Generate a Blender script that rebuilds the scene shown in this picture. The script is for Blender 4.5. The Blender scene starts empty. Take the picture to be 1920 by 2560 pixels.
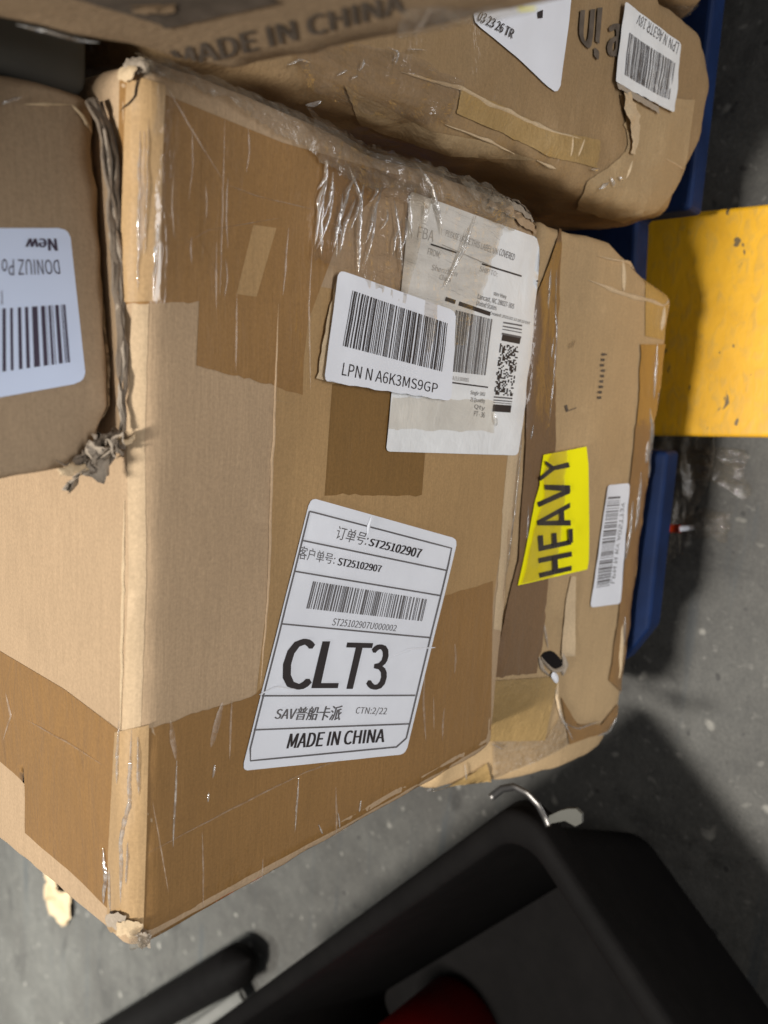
import bpy, bmesh, math, random
import numpy as np
from mathutils import Vector, Matrix, noise
from mathutils.bvhtree import BVHTree

random.seed(7)
SC = bpy.context.scene
COL = SC.collection

# ------------------------------------------------------------------ camera
F = 1923.0                       # focal length in photo pixels (1920 x 2560)
S = 0.27                         # metres per layout unit
FLOOR = -2.86                    # floor height under the lens, layout units
CAMZ = -FLOOR * S


def _ray(u, v):
    return np.array([(u - 960) / F, -(v - 1280) / F, -1.0])


_d = _ray(2750, 1049)            # straight down
_h = _ray(173, 11636)            # along the front of the stack
AZ = -_d / np.linalg.norm(_d)
AX = -_h
AX = AX - AZ * AX.dot(AZ)
AX /= np.linalg.norm(AX)
AY = np.cross(AZ, AX)
RW = np.stack([AX, AY, AZ])

cam_d = bpy.data.cameras.new('camera')
cam = bpy.data.objects.new('camera', cam_d)
COL.objects.link(cam)
m = Matrix.Identity(4)
for i in range(3):
    for j in range(3):
        m[i][j] = RW[i][j]
m[2][3] = CAMZ
cam.matrix_world = m
cam_d.sensor_fit = 'VERTICAL'
cam_d.sensor_height = 9.8
cam_d.lens = F / 2560 * 9.8
cam_d.clip_start = 0.01
cam_d.clip_end = 60
cam_d.dof.use_dof = True
cam_d.dof.focus_distance = 0.40
cam_d.dof.aperture_fstop = 2.2
SC.camera = cam

# ------------------------------------------------------------------ light
W = bpy.data.worlds.new('World')
SC.world = W
W.use_nodes = True
bg = W.node_tree.nodes['Background']
bg.inputs[0].default_value = (0.95, 0.97, 1.0, 1)
bg.inputs[1].default_value = 0.155
SC.view_settings.view_transform = 'Standard'
SC.view_settings.look = 'None'
SC.view_settings.exposure = 0.0
SC.view_settings.gamma = 1.0


def area(name, loc, target, size, power, col=(1, 1, 1)):
    l = bpy.data.lights.new(name, 'AREA')
    l.shape = 'RECTANGLE'
    l.size, l.size_y = size
    l.energy = power
    l.color = col
    o = bpy.data.objects.new(name, l)
    COL.objects.link(o)
    o.location = loc
    o.rotation_euler = (Vector(target) - Vector(loc)).to_track_quat('-Z', 'Y').to_euler()
    return o


area('overhead_light', (-1.2, 0.21, 7.0), (-0.15, 0.22, 0.4), (1.3, 0.45), 640, (1.0, 0.97, 0.92))
hb = area('overhead_light', (-2.6, 2.6, 4.3), (-1.75, 1.75, 0), (0.7, 0.7), 15, (0.98, 1.0, 0.95))
hb.data.spread = math.radians(34)            # added unseen lamp, beam narrowed to brighten only the far-left floor
area('front_fill_light', (0.5, -3.1, 0.72), (-0.1, 0.27, 0.45), (2.4, 0.9), 66, (0.98, 0.98, 1.0))  # added low fill for the upright front faces; its source is unseen
SC.cycles.transparent_max_bounces = 16


# ------------------------------------------------------------------ helpers
def P(u, v, ax, val):
    """photo point -> point where its sight line meets the plane axis=val (layout units), in layout units"""
    d = RW @ _ray(u, v)
    return Vector(d * (val / d[ax]))


def M(p):
    return Vector((p[0] * S, p[1] * S, p[2] * S + CAMZ))


def PM(u, v, ax, val):
    return M(P(u, v, ax, val))


def link(name, mesh, mat, parent=None):
    o = bpy.data.objects.new(name, mesh)
    COL.objects.link(o)
    if mat:
        if isinstance(mat, (list, tuple)):
            for x in mat:
                mesh.materials.append(x)
        else:
            mesh.materials.append(mat)
    if parent is not None:
        o.parent = parent
        o.matrix_parent_inverse = Matrix.Translation(-parent.location) if parent.parent is None else Matrix.Identity(4)
    return o


def root_loc(o):
    p = Vector((0, 0, 0))
    while o is not None:
        p += o.location
        o = o.parent
    return p


def face_to(vs, fs, nrm):
    """turn a sheet so that its faces look outward"""
    out = []
    for f in fs:
        a, b, c = (Vector(vs[i]) for i in f[:3])
        out.append(tuple(reversed(f)) if (b - a).cross(c - b).dot(nrm) < 0 else f)
    return out


def pymesh(name, verts, faces, smooth=True):
    me = bpy.data.meshes.new(name)
    me.from_pydata([tuple(v) for v in verts], [], faces)
    me.update()
    if smooth:
        for p in me.polygons:
            p.use_smooth = True
    return me


def thing(name, label, cat, loc, group=None):
    o = bpy.data.objects.new(name, None)
    COL.objects.link(o)
    o.location = loc
    o.empty_display_size = 0.03
    o['label'] = label
    o['category'] = cat
    if group:
        o['group'] = group
    return o


def tag(o, label, cat, group=None):
    o['label'] = label
    o['category'] = cat
    if group:
        o['group'] = group
    return o


# ------------------------------------------------------------------ materials
def nt(name):
    mt = bpy.data.materials.new(name)
    mt.use_nodes = True
    t = mt.node_tree
    return mt, t, t.nodes, t.links, t.nodes['Principled BSDF']


def noise_node(N, L, co, scale, detail=4, rough=0.55, dist=0.0):
    n = N.new('ShaderNodeTexNoise')
    n.inputs['Scale'].default_value = scale
    n.inputs['Detail'].default_value = detail
    n.inputs['Roughness'].default_value = rough
    n.inputs['Distortion'].default_value = dist
    L.new(co, n.inputs['Vector'])
    return n.outputs['Fac']


def ramp(N, L, fac, a, b, ca, cb):
    r = N.new('ShaderNodeValToRGB')
    r.color_ramp.elements[0].position = a
    r.color_ramp.elements[1].position = b
    r.color_ramp.elements[0].color = (*ca, 1) if len(ca) == 3 else ca
    r.color_ramp.elements[1].color = (*cb, 1) if len(cb) == 3 else cb
    L.new(fac, r.inputs['Fac'])
    return r.outputs['Color']


def mix(N, L, a, b, fac, mode='MIX'):
    x = N.new('ShaderNodeMix')
    x.data_type = 'RGBA'
    x.blend_type = mode
    for sock, val in ((x.inputs['A'], a), (x.inputs['B'], b), (x.inputs['Factor'], fac)):
        if hasattr(val, 'is_linked') or hasattr(val, 'links'):
            L.new(val, sock)
        elif isinstance(val, tuple):
            sock.default_value = (*val, 1)
        else:
            sock.default_value = val
    return x.outputs['Result']


def coords(N, L, scale=(1, 1, 1), rot=(0, 0, 0), off=(0, 0, 0)):
    tc = N.new('ShaderNodeTexCoord')
    mp = N.new('ShaderNodeMapping')
    mp.inputs['Scale'].default_value = scale
    mp.inputs['Rotation'].default_value = rot
    mp.inputs['Location'].default_value = off
    L.new(tc.outputs['Object'], mp.inputs['Vector'])
    return mp.outputs['Vector']


def bump(N, L, h, strength, dist, prev=None):
    b = N.new('ShaderNodeBump')
    b.inputs['Strength'].default_value = strength
    b.inputs['Distance'].default_value = dist
    L.new(h, b.inputs['Height'])
    if prev:
        L.new(prev, b.inputs['Normal'])
    return b.outputs['Normal']


def kraft(name, base, var=0.12, rough=0.8, seed=0.0, wear=0.25, crumple=0.0, coat=0.0, cscale=38):
    mt, t, N, L, B = nt(name)
    c = coords(N, L, off=(seed, seed * 1.7, seed * .3))
    cx = coords(N, L, scale=(1, 8, 14), off=(seed, 0, 0))
    blot = noise_node(N, L, c, 9, 4, .6)
    fib = noise_node(N, L, cx, 40, 4, .65)
    fine = noise_node(N, L, c, 700, 2, .7)
    hi = tuple(min(1, x * (1 + var)) for x in base)
    lo = tuple(x * (1 - var) for x in base)
    col = ramp(N, L, blot, .3, .7, lo, hi)
    col = mix(N, L, col, ramp(N, L, fib, .3, .72, tuple(x * .86 for x in base), tuple(x * 1.13 for x in base)), .45)
    col = mix(N, L, col, ramp(N, L, fine, .3, .7, (.80, .80, .80), (1.15, 1.15, 1.15)), .55, 'MULTIPLY')
    # scuffs: pale fibre patches and soiled spots
    sc = noise_node(N, L, c, 26, 6, .7, .6)
    scm = ramp(N, L, sc, .62, .74, (0, 0, 0), (wear,) * 3)
    col = mix(N, L, col, tuple(min(1, x * 1.45 + .04) for x in base), scm)
    st = noise_node(N, L, c, 55, 5, .62)
    stm = ramp(N, L, st, .66, .76, (0, 0, 0), (.4,) * 3)
    col = mix(N, L, col, tuple(x * .55 for x in base), stm)
    L.new(col, B.inputs['Base Color'])
    B.inputs['Roughness'].default_value = rough
    B.inputs['Specular IOR Level'].default_value = 0.22
    nb = bump(N, L, fib, .22, .0012)
    nb = bump(N, L, fine, .15, .0004, nb)
    if crumple > 0:
        cr = noise_node(N, L, c, cscale, 5, .6, 1.2)
        nb = bump(N, L, cr, crumple, .006, nb)
    L.new(nb, B.inputs['Normal'])
    if coat:
        B.inputs['Coat Weight'].default_value = coat
        B.inputs['Coat Roughness'].default_value = .07 if coat == 1.0 else .14
        cn = noise_node(N, L, coords(N, L, scale=(.4, 1, 1), off=(seed, 2, 1)), 45, 4, .6, .8)
        L.new(bump(N, L, cn, .45 + crumple, .005), B.inputs['Coat Normal'])
    return mt


def film(name, tint, rough=.16, haze=.05, hazecol=(.8, .77, .72), wr=.3, wscale=30, stretch=(1, 1, 1), gloss=1.0, glmax=.16):
    """thin transparent tape or wrap: tinted see-through + clear-coat reflection + a little milky haze"""
    mt, t, N, L, B = nt(name)
    N.remove(B)
    out = N['Material Output']
    c = coords(N, L, scale=stretch)
    n1 = noise_node(N, L, c, wscale, 4, .6, .8)
    n2 = noise_node(N, L, c, wscale * 3.1, 3, .6, .3)
    nb = bump(N, L, n1, wr, .006)
    nb = bump(N, L, n2, wr * .5, .002, nb)
    tr = N.new('ShaderNodeBsdfTransparent')
    tcol = ramp(N, L, n1, .3, .7, tuple(x * .94 for x in tint), tuple(min(1, x * 1.04) for x in tint))
    L.new(tcol, tr.inputs['Color'])
    gl = N.new('ShaderNodeBsdfGlossy')
    gl.inputs['Roughness'].default_value = rough
    L.new(nb, gl.inputs['Normal'])
    fr = N.new('ShaderNodeFresnel')
    fr.inputs['IOR'].default_value = 1.5
    L.new(nb, fr.inputs['Normal'])
    mg = N.new('ShaderNodeMath')
    mg.operation = 'MULTIPLY'
    mg.use_clamp = True
    mg.inputs[1].default_value = gloss
    L.new(fr.outputs[0], mg.inputs[0])
    mn = N.new('ShaderNodeMath')
    mn.operation = 'MINIMUM'
    mn.inputs[1].default_value = glmax
    L.new(mg.outputs[0], mn.inputs[0])
    mg = mn
    df = N.new('ShaderNodeBsdfDiffuse')
    df.inputs['Color'].default_value = (*hazecol, 1)
    L.new(nb, df.inputs['Normal'])
    hz = ramp(N, L, n2, .35, .75, (haze * .4,) * 3, (min(1, haze * 2.2),) * 3)
    m1 = N.new('ShaderNodeMixShader')
    L.new(hz, m1.inputs[0])
    L.new(tr.outputs[0], m1.inputs[1])
    L.new(df.outputs[0], m1.inputs[2])
    m2 = N.new('ShaderNodeMixShader')
    L.new(mg.outputs[0], m2.inputs[0])
    L.new(m1.outputs[0], m2.inputs[1])
    L.new(gl.outputs[0], m2.inputs[2])
    L.new(m2.outputs[0], out.inputs['Surface'])
    return mt


def plain(name, col, rough=.5, spec=.4, var=.06, scale=40, bmp=.0, bscale=60, metal=0.0, bdist=.002):
    mt, t, N, L, B = nt(name)
    c = coords(N, L)
    n = noise_node(N, L, c, scale, 5, .6)
    L.new(ramp(N, L, n, .3, .7, tuple(x * (1 - var) for x in col), tuple(min(1, x * (1 + var)) for x in col)), B.inputs['Base Color'])
    B.inputs['Roughness'].default_value = rough
    B.inputs['Specular IOR Level'].default_value = spec
    B.inputs['Metallic'].default_value = metal
    if bmp:
        L.new(bump(N, L, noise_node(N, L, c, bscale, 4, .6, .5), bmp, bdist), B.inputs['Normal'])
    return mt


K_MAIN = kraft('kraft_main', (.43, .30, .182), seed=1.3)
K_LOW = kraft('kraft_low', (.45, .31, .165), seed=4.1, wear=.35)
K_UP = kraft('kraft_up', (.335, .24, .15), seed=7.7, wear=.15)
K_RIGHT = kraft('kraft_right', (.305, .20, .10), seed=2.9, wear=.3, crumple=.3, cscale=22, coat=.25)
K_RUB = kraft('kraft_rubbed', (.385, .27, .145), seed=23.5, wear=.45, crumple=.4, cscale=26)
K_EDGE_LIT = kraft('kraft_edge_lit', (.50, .365, .225), seed=21.5, wear=.35)  # kraft with the light on the top edge put into its colour
K_TOP = kraft('kraft_top', (.34, .236, .14), seed=5.5, wear=.1)
K_PALE = kraft('kraft_pale', (.56, .42, .26), seed=8.5, wear=.4, crumple=.2)
K_TORN = kraft('kraft_torn', (.36, .295, .225), seed=3.5, wear=.5, crumple=.6)
K_TORN_D = kraft('kraft_torn_dark', (.19, .148, .108), seed=9.5, wear=.5, crumple=.6)
# packing tape lies tight on the board: one glossy coated surface
T_BROWN = kraft('brown_tape', (.285, .152, .050), seed=11.2, wear=.10, rough=.5, coat=.8)
T_SEAM = kraft('seam_tape', (.395, .245, .108), seed=13.2, wear=.12, rough=.6, coat=.35)
T_DARK = kraft('dark_brown_tape', (.215, .115, .034), seed=14.2, wear=.05, rough=.55, coat=.5)
T_RED = kraft('red_brown_tape', (.20, .115, .055), seed=15.2, wear=.03, rough=.5, coat=.7, crumple=.15)
T_GOLD = kraft('golden_tape', (.37, .24, .095), seed=16.2, wear=.12, rough=.5, coat=.6, crumple=.35)
T_EDGE = kraft('edge_tape', (.44, .285, .14), seed=18.2, wear=.15, rough=.4, coat=1.0, crumple=-.33)
T_OVER = film('brown_shade_film', (.87, .81, .70), haze=.02, wr=.2, wscale=30, rough=.2)
T_CLEAR = film('clear_tape', (.96, .93, .88), rough=.14, haze=.03, wr=.15, wscale=22)
T_WRINK = film('wrinkled_film', (.94, .91, .87), rough=.09, glmax=.32, haze=.028, hazecol=(.74, .64, .5), wr=.7, wscale=60, stretch=(2.4, 1, .5), gloss=1.6)
T_MILK = film('milky_film', (.85, .83, .80), rough=.22, haze=.10, hazecol=(.70, .60, .46), wr=.6, wscale=80, gloss=1.3)
SHEEN = film('film_crease', (.95, .93, .9), rough=.1, haze=.2, hazecol=(.9, .87, .82), wr=.2, wscale=120, gloss=4.0, glmax=.5)  # whitish film for creases and for the painted edge highlights
FAINT = film('faint_crease', (.98, .96, .94), rough=.3, haze=.13, hazecol=(.85, .72, .6), wr=.1, wscale=60, gloss=1.0)
PAPER = plain('label_paper', (.78, .79, .83), rough=.5, spec=.35, var=.035, scale=30, bmp=.18, bscale=22)
PAPER_B = plain('label_paper_cool', (.62, .70, .88), rough=.5, spec=.3, var=.02, scale=20)
PAPER_W = plain('label_paper_worn', (.80, .80, .79), rough=.42, spec=.4, var=.06, scale=45, bmp=.5, bscale=42)
INK = plain('ink', (.035, .028, .028), rough=.55, spec=.3, var=.15)
INK_B = plain('ink_cool', (.05, .035, .06), rough=.6, spec=.3, var=.1)
INK_G = plain('ink_grey', (.13, .12, .12), rough=.6, spec=.3, var=.15)
INK_F = plain('ink_faint', (.45, .43, .41), rough=.6, spec=.3, var=.15)
PRINT = plain('carton_print', (.115, .09, .068), rough=.8, spec=.2, var=.35, scale=90)
PRINT_F = plain('carton_print_faded', (.19, .125, .07), rough=.8, spec=.2, var=.3, scale=120)
YEL = plain('yellow_sticker', (.97, .89, .0), rough=.4, spec=.3, var=.015)
HOLE = plain('hole_dark', (.012, .01, .01), rough=.9, spec=.1)
BLACK_P = plain('black_plastic', (.0055, .0048, .0045), rough=.7, spec=.07, var=.2, scale=30, bmp=.15, bscale=300)
GREY_P = plain('grey_plastic', (.11, .108, .095), rough=.85, spec=.1, var=.12, scale=20)
BLUE_P = plain('blue_plastic', (.0035, .015, .06), rough=.65, spec=.18, var=.3, scale=22, bmp=.15, bscale=90)
STEEL = plain('bare_steel', (.17, .16, .15), rough=.38, metal=1.0, var=.15, scale=90)
RED_P = plain('red_plastic', (.6, .012, .012), rough=.5, var=.08)
ORANGE = plain('orange_plastic', (.75, .06, .01), rough=.5)


def yellow_paint():
    mt, t, N, L, B = nt('scuffed_yellow_paint')
    c = coords(N, L)
    n = noise_node(N, L, c, 14, 6, .65, .5)
    col = ramp(N, L, n, .3, .7, (.64, .325, .010), (.83, .44, .016))
    d = noise_node(N, L, coords(N, L, scale=(1, 2.2, 1)), 60, 5, .62, .7)
    col = mix(N, L, col, (.40, .27, .075), ramp(N, L, d, .48, .66, (0, 0, 0), (.38,) * 3))
    s = noise_node(N, L, coords(N, L, scale=(1, 1.8, 1), off=(.3, .1, 0)), 46, 2.5, .5, .4)
    col = mix(N, L, col, (.055, .058, .05), ramp(N, L, s, .665, .69, (0, 0, 0), (.85,) * 3))
    L.new(col, B.inputs['Base Color'])
    B.inputs['Roughness'].default_value = .45
    B.inputs['Specular IOR Level'].default_value = .35
    L.new(bump(N, L, d, .15, .002), B.inputs['Normal'])
    return mt


def concrete():
    mt, t, N, L, B = nt('stained_concrete')
    c = coords(N, L)
    a = noise_node(N, L, c, 3.5, 6, .62, .3)
    col = ramp(N, L, a, .3, .72, (.066, .062, .056), (.115, .112, .102))
    b = noise_node(N, L, c, 34, 6, .7)
    col = mix(N, L, col, ramp(N, L, b, .3, .7, (.7, .7, .7), (1.25, 1.24, 1.22)), .7, 'MULTIPLY')
    s = noise_node(N, L, c, 44, 1.5, .4)
    col = mix(N, L, col, (.30, .285, .25), ramp(N, L, s, .68, .76, (0, 0, 0), (.8,) * 3))
    s2 = noise_node(N, L, coords(N, L, off=(9, 3, 0)), 90, 2, .5)
    col = mix(N, L, col, (.20, .19, .17), ramp(N, L, s2, .64, .74, (0, 0, 0), (.6,) * 3))
    d = noise_node(N, L, coords(N, L, off=(4, 2, 0)), 48, 2, .5)
    col = mix(N, L, col, (.03, .028, .027), ramp(N, L, d, .68, .73, (0, 0, 0), (.7,) * 3))
    st = noise_node(N, L, coords(N, L, off=(2, 7, 0)), 8, 6, .68, .8)
    col = mix(N, L, col, (.028, .026, .024), ramp(N, L, st, .56, .68, (0, 0, 0), (.6,) * 3))
    gr = noise_node(N, L, c, 260, 3, .7)
    col = mix(N, L, col, ramp(N, L, gr, .3, .7, (.72, .72, .72), (1.3, 1.29, 1.26)), .6, 'MULTIPLY')
    # long scuff marks
    k = noise_node(N, L, coords(N, L, scale=(.35, 5, 1), rot=(0, 0, .7)), 7, 5, .6, .4)
    col = mix(N, L, col, (.055, .064, .07), ramp(N, L, k, .60, .68, (0, 0, 0), (.45,) * 3))
    L.new(col, B.inputs['Base Color'])
    B.inputs['Roughness'].default_value = .62
    B.inputs['Specular IOR Level'].default_value = .3
    L.new(bump(N, L, b, .3, .003), B.inputs['Normal'])
    return mt


# ------------------------------------------------------------------ floor
def build_floor():
    n = 60
    vs, fs = [], []
    x0, x1, y0, y1 = -5, 5, -4, 7
    for j in range(n + 1):
        for i in range(n + 1):
            vs.append((x0 + (x1 - x0) * i / n, y0 + (y1 - y0) * j / n, 0))
    for j in range(n):
        for i in range(n):
            a = j * (n + 1) + i
            fs.append((a, a + 1, a + n + 2, a + n + 1))
    o = link('floor', pymesh('floor', vs, fs), concrete())
    o['kind'] = 'structure'


build_floor()


# ------------------------------------------------------------------ cartons
class Body:
    pass


def gridline(Lm, r, step):
    a = [0, .18 * r, .42 * r, .68 * r, r]
    n = max(2, int((Lm - 2 * r) / step))
    mid = [r + (Lm - 2 * r) * i / n for i in range(1, n)]
    b = [Lm - x for x in reversed(a)]
    return a + mid + b


def carton(root, mat, c8, rad=.009, step=.008, amp=.0012, seed=0, dents=(), edge_amp=.0015, ridge=0.0):
    """c8: corners in layout units, order (x0y0z0, x1y0z0, x0y1z0, x1y1z0, then z1)  y0 = front"""
    c = [M(p) for p in c8]
    Lx = ((c[1] - c[0]).length + (c[5] - c[4]).length) / 2
    Ly = (c[2] - c[0]).length
    Lz = (c[4] - c[0]).length
    Ls = (Lx, Ly, Lz)
    G = [gridline(l, rad, step) for l in Ls]
    idx, vs, fs = {}, [], []

    def vert(i, j, k):
        key = (i, j, k)
        if key in idx:
            return idx[key]
        p = np.array([G[0][i], G[1][j], G[2][k]])
        q = np.array([min(max(p[a], rad), Ls[a] - rad) for a in range(3)])
        d = p - q
        nd = np.linalg.norm(d)
        if nd > 1e-9:
            p = q + d * (rad / nd)
        s = [p[a] / Ls[a] for a in range(3)]
        w = Vector((0, 0, 0))
        for ci in range(8):
            f = 1
            for a in range(3):
                b = (ci >> a) & 1
                f *= s[a] if b else 1 - s[a]
            w += c[ci] * f
        # paper never quite flat: slow swell + more along edges
        ne = sum(1 for a in range(3) if abs(d[a]) > 1e-6)
        v1 = noise.noise_vector(w * 9 + Vector((seed, seed * 2, 0)))
        v2 = noise.noise_vector(w * 38 + Vector((seed, 5, seed)))
        w = w + v1 * amp + v2 * (amp * .22)
        if ne >= 2:
            w = w + noise.noise_vector(w * 70 + Vector((0, seed, 3))) * edge_amp
        if ridge:
            # crushed board: sharp ridges between flat facets
            rv = 1 - abs(noise.noise(w * 17 + Vector((seed, 0, 2)))) * 2.2 - abs(noise.noise(w * 41 + Vector((2, seed, 0)))) * .7
            cen = Vector((sum(q_[0] for q_ in c) / 8, sum(q_[1] for q_ in c) / 8, w.z))
            w = w + (w - cen).normalized() * (ridge * rv)
        for (dc, dr, dv) in dents:
            dc, dr = M(dc), dr * S
            g = math.exp(-((w - dc).length / dr) ** 2)
            if g > .003:
                w = w + Vector(dv) * (S * g)
        idx[key] = len(vs)
        vs.append(w)
        return idx[key]

    n = [len(g) - 1 for g in G]

    def face(f, na, nb):
        for a in range(na):
            for b in range(nb):
                fs.append(tuple(vert(*f(a + da, b + db)) for da, db in ((0, 0), (1, 0), (1, 1), (0, 1))))
    face(lambda a, b: (a, 0, b), n[0], n[2])
    face(lambda a, b: (n[0] - a, n[1], b), n[0], n[2])
    face(lambda a, b: (0, n[1] - a, b), n[1], n[2])
    face(lambda a, b: (n[0], a, b), n[1], n[2])
    face(lambda a, b: (a, b, n[2]), n[0], n[1])
    face(lambda a, b: (a, n[1] - b, 0), n[0], n[1])
    me = pymesh('box_body', vs, fs)
    o = link('box_body', me, mat, root)
    B = Body()
    B.root, B.obj = root, o
    B.bvh = BVHTree.FromPolygons(vs, fs)
    return B


CAM = Vector((0, 0, CAMZ))


def cast(B, u, v):
    d = Vector(RW @ _ray(u, v)).normalized()
    h = B.bvh.ray_cast(CAM, d)
    if h[0] is None:
        # just off the silhouette: nearest surface point to the closest passing of the sight line
        ts = np.linspace(.2, 1.2, 26)
        k = min(range(26), key=lambda q: B.bvh.find_nearest(CAM + d * float(ts[q]))[3])
        lo, hi = float(ts[max(0, k - 1)]), float(ts[min(25, k + 1)])
        for _ in range(14):
            a_, b_ = lo + (hi - lo) * .38, lo + (hi - lo) * .62
            if B.bvh.find_nearest(CAM + d * a_)[3] < B.bvh.find_nearest(CAM + d * b_)[3]:
                hi = b_
            else:
                lo = a_
        best = B.bvh.find_nearest(CAM + d * ((lo + hi) / 2))
        return best[0], best[1]
    nrm = h[1]
    if nrm.dot(d) > 0:
        nrm = -nrm
    return h[0], nrm


def resample(pts, n):
    pts = [np.array(p, float) for p in pts]
    L = [0]
    for a, b in zip(pts, pts[1:]):
        L.append(L[-1] + np.linalg.norm(b - a))
    out = []
    for i in range(n + 1):
        t = L[-1] * i / n
        k = 0
        while k < len(pts) - 2 and L[k + 1] < t:
            k += 1
        f = (t - L[k]) / max(1e-9, L[k + 1] - L[k])
        out.append(pts[k] + (pts[k + 1] - pts[k]) * f)
    return out


def strip(name, B, A, C, mat, n=None, m=8, off=.0002, wr=0.0, freq=60, jag=(0, 0, 0, 0), parent=None, seed=0, fold=1.0):
    """sheet laid on a carton between two outlines A and C (photo pixels). jag: ragged px at start,end,A,C"""
    la = sum(np.linalg.norm(np.subtract(a, b)) for a, b in zip(A, A[1:]))
    n = n or max(6, int(la / 14))
    ra, rc = resample(A, n), resample(C, n)
    rnd = random.Random(seed + 11)
    vs, fs = [], []
    nav = Vector((0, 0, 0))
    je = [[1.3 * noise.noise(Vector((i_ * .31, seed * 3.1, e_ * 7))) + .8 * noise.noise(Vector((i_ * .83, seed, e_ * 5 + 2))) + rnd.uniform(-.25, .25) for i_ in range(max(n, m) + 1)] for e_ in range(4)]
    for i in range(n + 1):
        for j in range(m + 1):
            t = j / m
            p = ra[i] * (1 - t) + rc[i] * t
            if n > 1:
                tn = (ra[min(i + 1, n)] - ra[max(i - 1, 0)]) * (1 - t) + (rc[min(i + 1, n)] - rc[max(i - 1, 0)]) * t
                tn = tn / (np.linalg.norm(tn) + 1e-9)
            cr = rc[i] - ra[i]
            cr = cr / (np.linalg.norm(cr) + 1e-9)
            if i == 0 and jag[0]:
                p = p + tn * je[0][j] * jag[0]
            if i == n and jag[1]:
                p = p + tn * je[1][j] * jag[1]
            if j == 0 and jag[2]:
                p = p + cr * je[2][i] * jag[2]
            if j == m and jag[3]:
                p = p + cr * je[3][i] * jag[3]
            q, nr = cast(B, p[0], p[1])
            h = off
            if wr:
                qq = Vector((q.x * fold, q.y, q.z))
                e = noise.noise(qq * freq + Vector((seed, 0, 0))) + .5 * noise.noise(qq * freq * 2.3 + Vector((0, seed, 0)))
                h += wr * (.35 + abs(e))
            vs.append(q + nr * h)
            nav = nav + nr
    for i in range(n):
        for j in range(m):
            a = i * (m + 1) + j
            fs.append((a, a + m + 1, a + m + 2, a + 1))
    k = fs[len(fs) // 2]
    if (Vector(vs[k[1]]) - Vector(vs[k[0]])).cross(Vector(vs[k[2]]) - Vector(vs[k[1]])).dot(nav) < 0:
        fs = [tuple(reversed(f)) for f in fs]
    return link(name, pymesh(name, vs, fs), mat, parent or B.root)


def bil(q, s, t):
    q = [np.array(x, float) for x in q]
    return (q[0] * (1 - s) + q[1] * s) * (1 - t) + (q[3] * (1 - s) + q[2] * s) * t


HT = {}                          # label object -> (height, swell, frequency, seed) so that print lies on the paper


def height(o, c, off):
    if o in HT:
        a, wr, fq, sd = HT[o]
        return a + .00022 + (wr * abs(noise.noise(c * fq + Vector((sd, 1, 2)))) if wr else 0)
    return off


def label(name, B, q, mat, r=(.04, .04), off=.0005, n=14, m=14, parent=None, wr=.0, freq=50, seed=0, lift=None, jag=0):
    """rounded rectangular label; q = photo pixels of top-left, top-right, bottom-right, bottom-left"""
    rx, ry = r
    ts = [0, .15 * ry, .4 * ry, ry] + [ry + (1 - 2 * ry) * i / m for i in range(1, m)] + [1 - ry, 1 - .4 * ry, 1 - .15 * ry, 1]
    rnd = random.Random(seed)
    vs, fs = [], []
    for t in ts:
        e = min(t, 1 - t)
        ins = 0
        if e < ry:
            ins = rx * (1 - math.sqrt(max(0, 1 - ((ry - e) / ry) ** 2)))
        for i in range(n + 1):
            s = ins + (1 - 2 * ins) * i / n
            p = bil(q, s, t)
            if jag and t == 1:
                p = p + np.array([rnd.uniform(-.3, .3), rnd.uniform(-1, .2)]) * jag
            c, nr = cast(B, *p)
            h = off
            if wr:
                h += wr * abs(noise.noise(c * freq + Vector((seed, 1, 2))))
            if lift:
                h += lift(s, t)
            vs.append(c + nr * h)
    k = n + 1
    for j in range(len(ts) - 1):
        for i in range(n):
            a = j * k + i
            fs.append((a, a + k, a + k + 1, a + 1))
    o = link(name, pymesh(name, vs, fs), mat, parent or B.root)
    HT[o] = (off, wr, freq, seed)
    return o


try:
    SANS = bpy.data.fonts.load(bpy.utils.system_resource('DATAFILES') + '/fonts/Noto Sans CJK Regular.woff2')
except Exception:
    SANS = None


def text(B, parent, s, q, mat=None, off=.0008, bold=0.0, shear=0.0, name='printed_text'):
    cu = bpy.data.curves.new('t', 'FONT')
    cu.body = s
    cu.resolution_u = 3
    if SANS:
        cu.font = SANS
    cu.shear = shear
    o = bpy.data.objects.new('t', cu)
    COL.objects.link(o)
    dg = bpy.context.evaluated_depsgraph_get()
    me = bpy.data.meshes.new_from_object(o.evaluated_get(dg))
    bpy.data.objects.remove(o)
    bpy.data.curves.remove(cu)
    co = [v.co.copy() for v in me.vertices]
    fc = [tuple(p.vertices) for p in me.polygons]
    bpy.data.meshes.remove(me)
    x0, x1 = min(v.x for v in co), max(v.x for v in co)
    y0, y1 = min(v.y for v in co), max(v.y for v in co)
    vs, fs = [], []
    # heavier weights: the glyphs struck again a hair to each side
    for n_, dx in enumerate((0, -bold, bold, -bold * .5, bold * .5) if bold else (0,)):
        k = len(vs)
        for v in co:
            a, b = (v.x + dx - x0) / (x1 - x0), 1 - (v.y - y0) / (y1 - y0)
            c, nr = cast(B, *bil(q, a, b))
            vs.append(c + nr * (height(parent, c, off) + .000012 * n_))
        fs += [tuple(i + k for i in f) for f in fc]
    return link(name, pymesh(name, vs, fs, False), mat or INK, parent)


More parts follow.
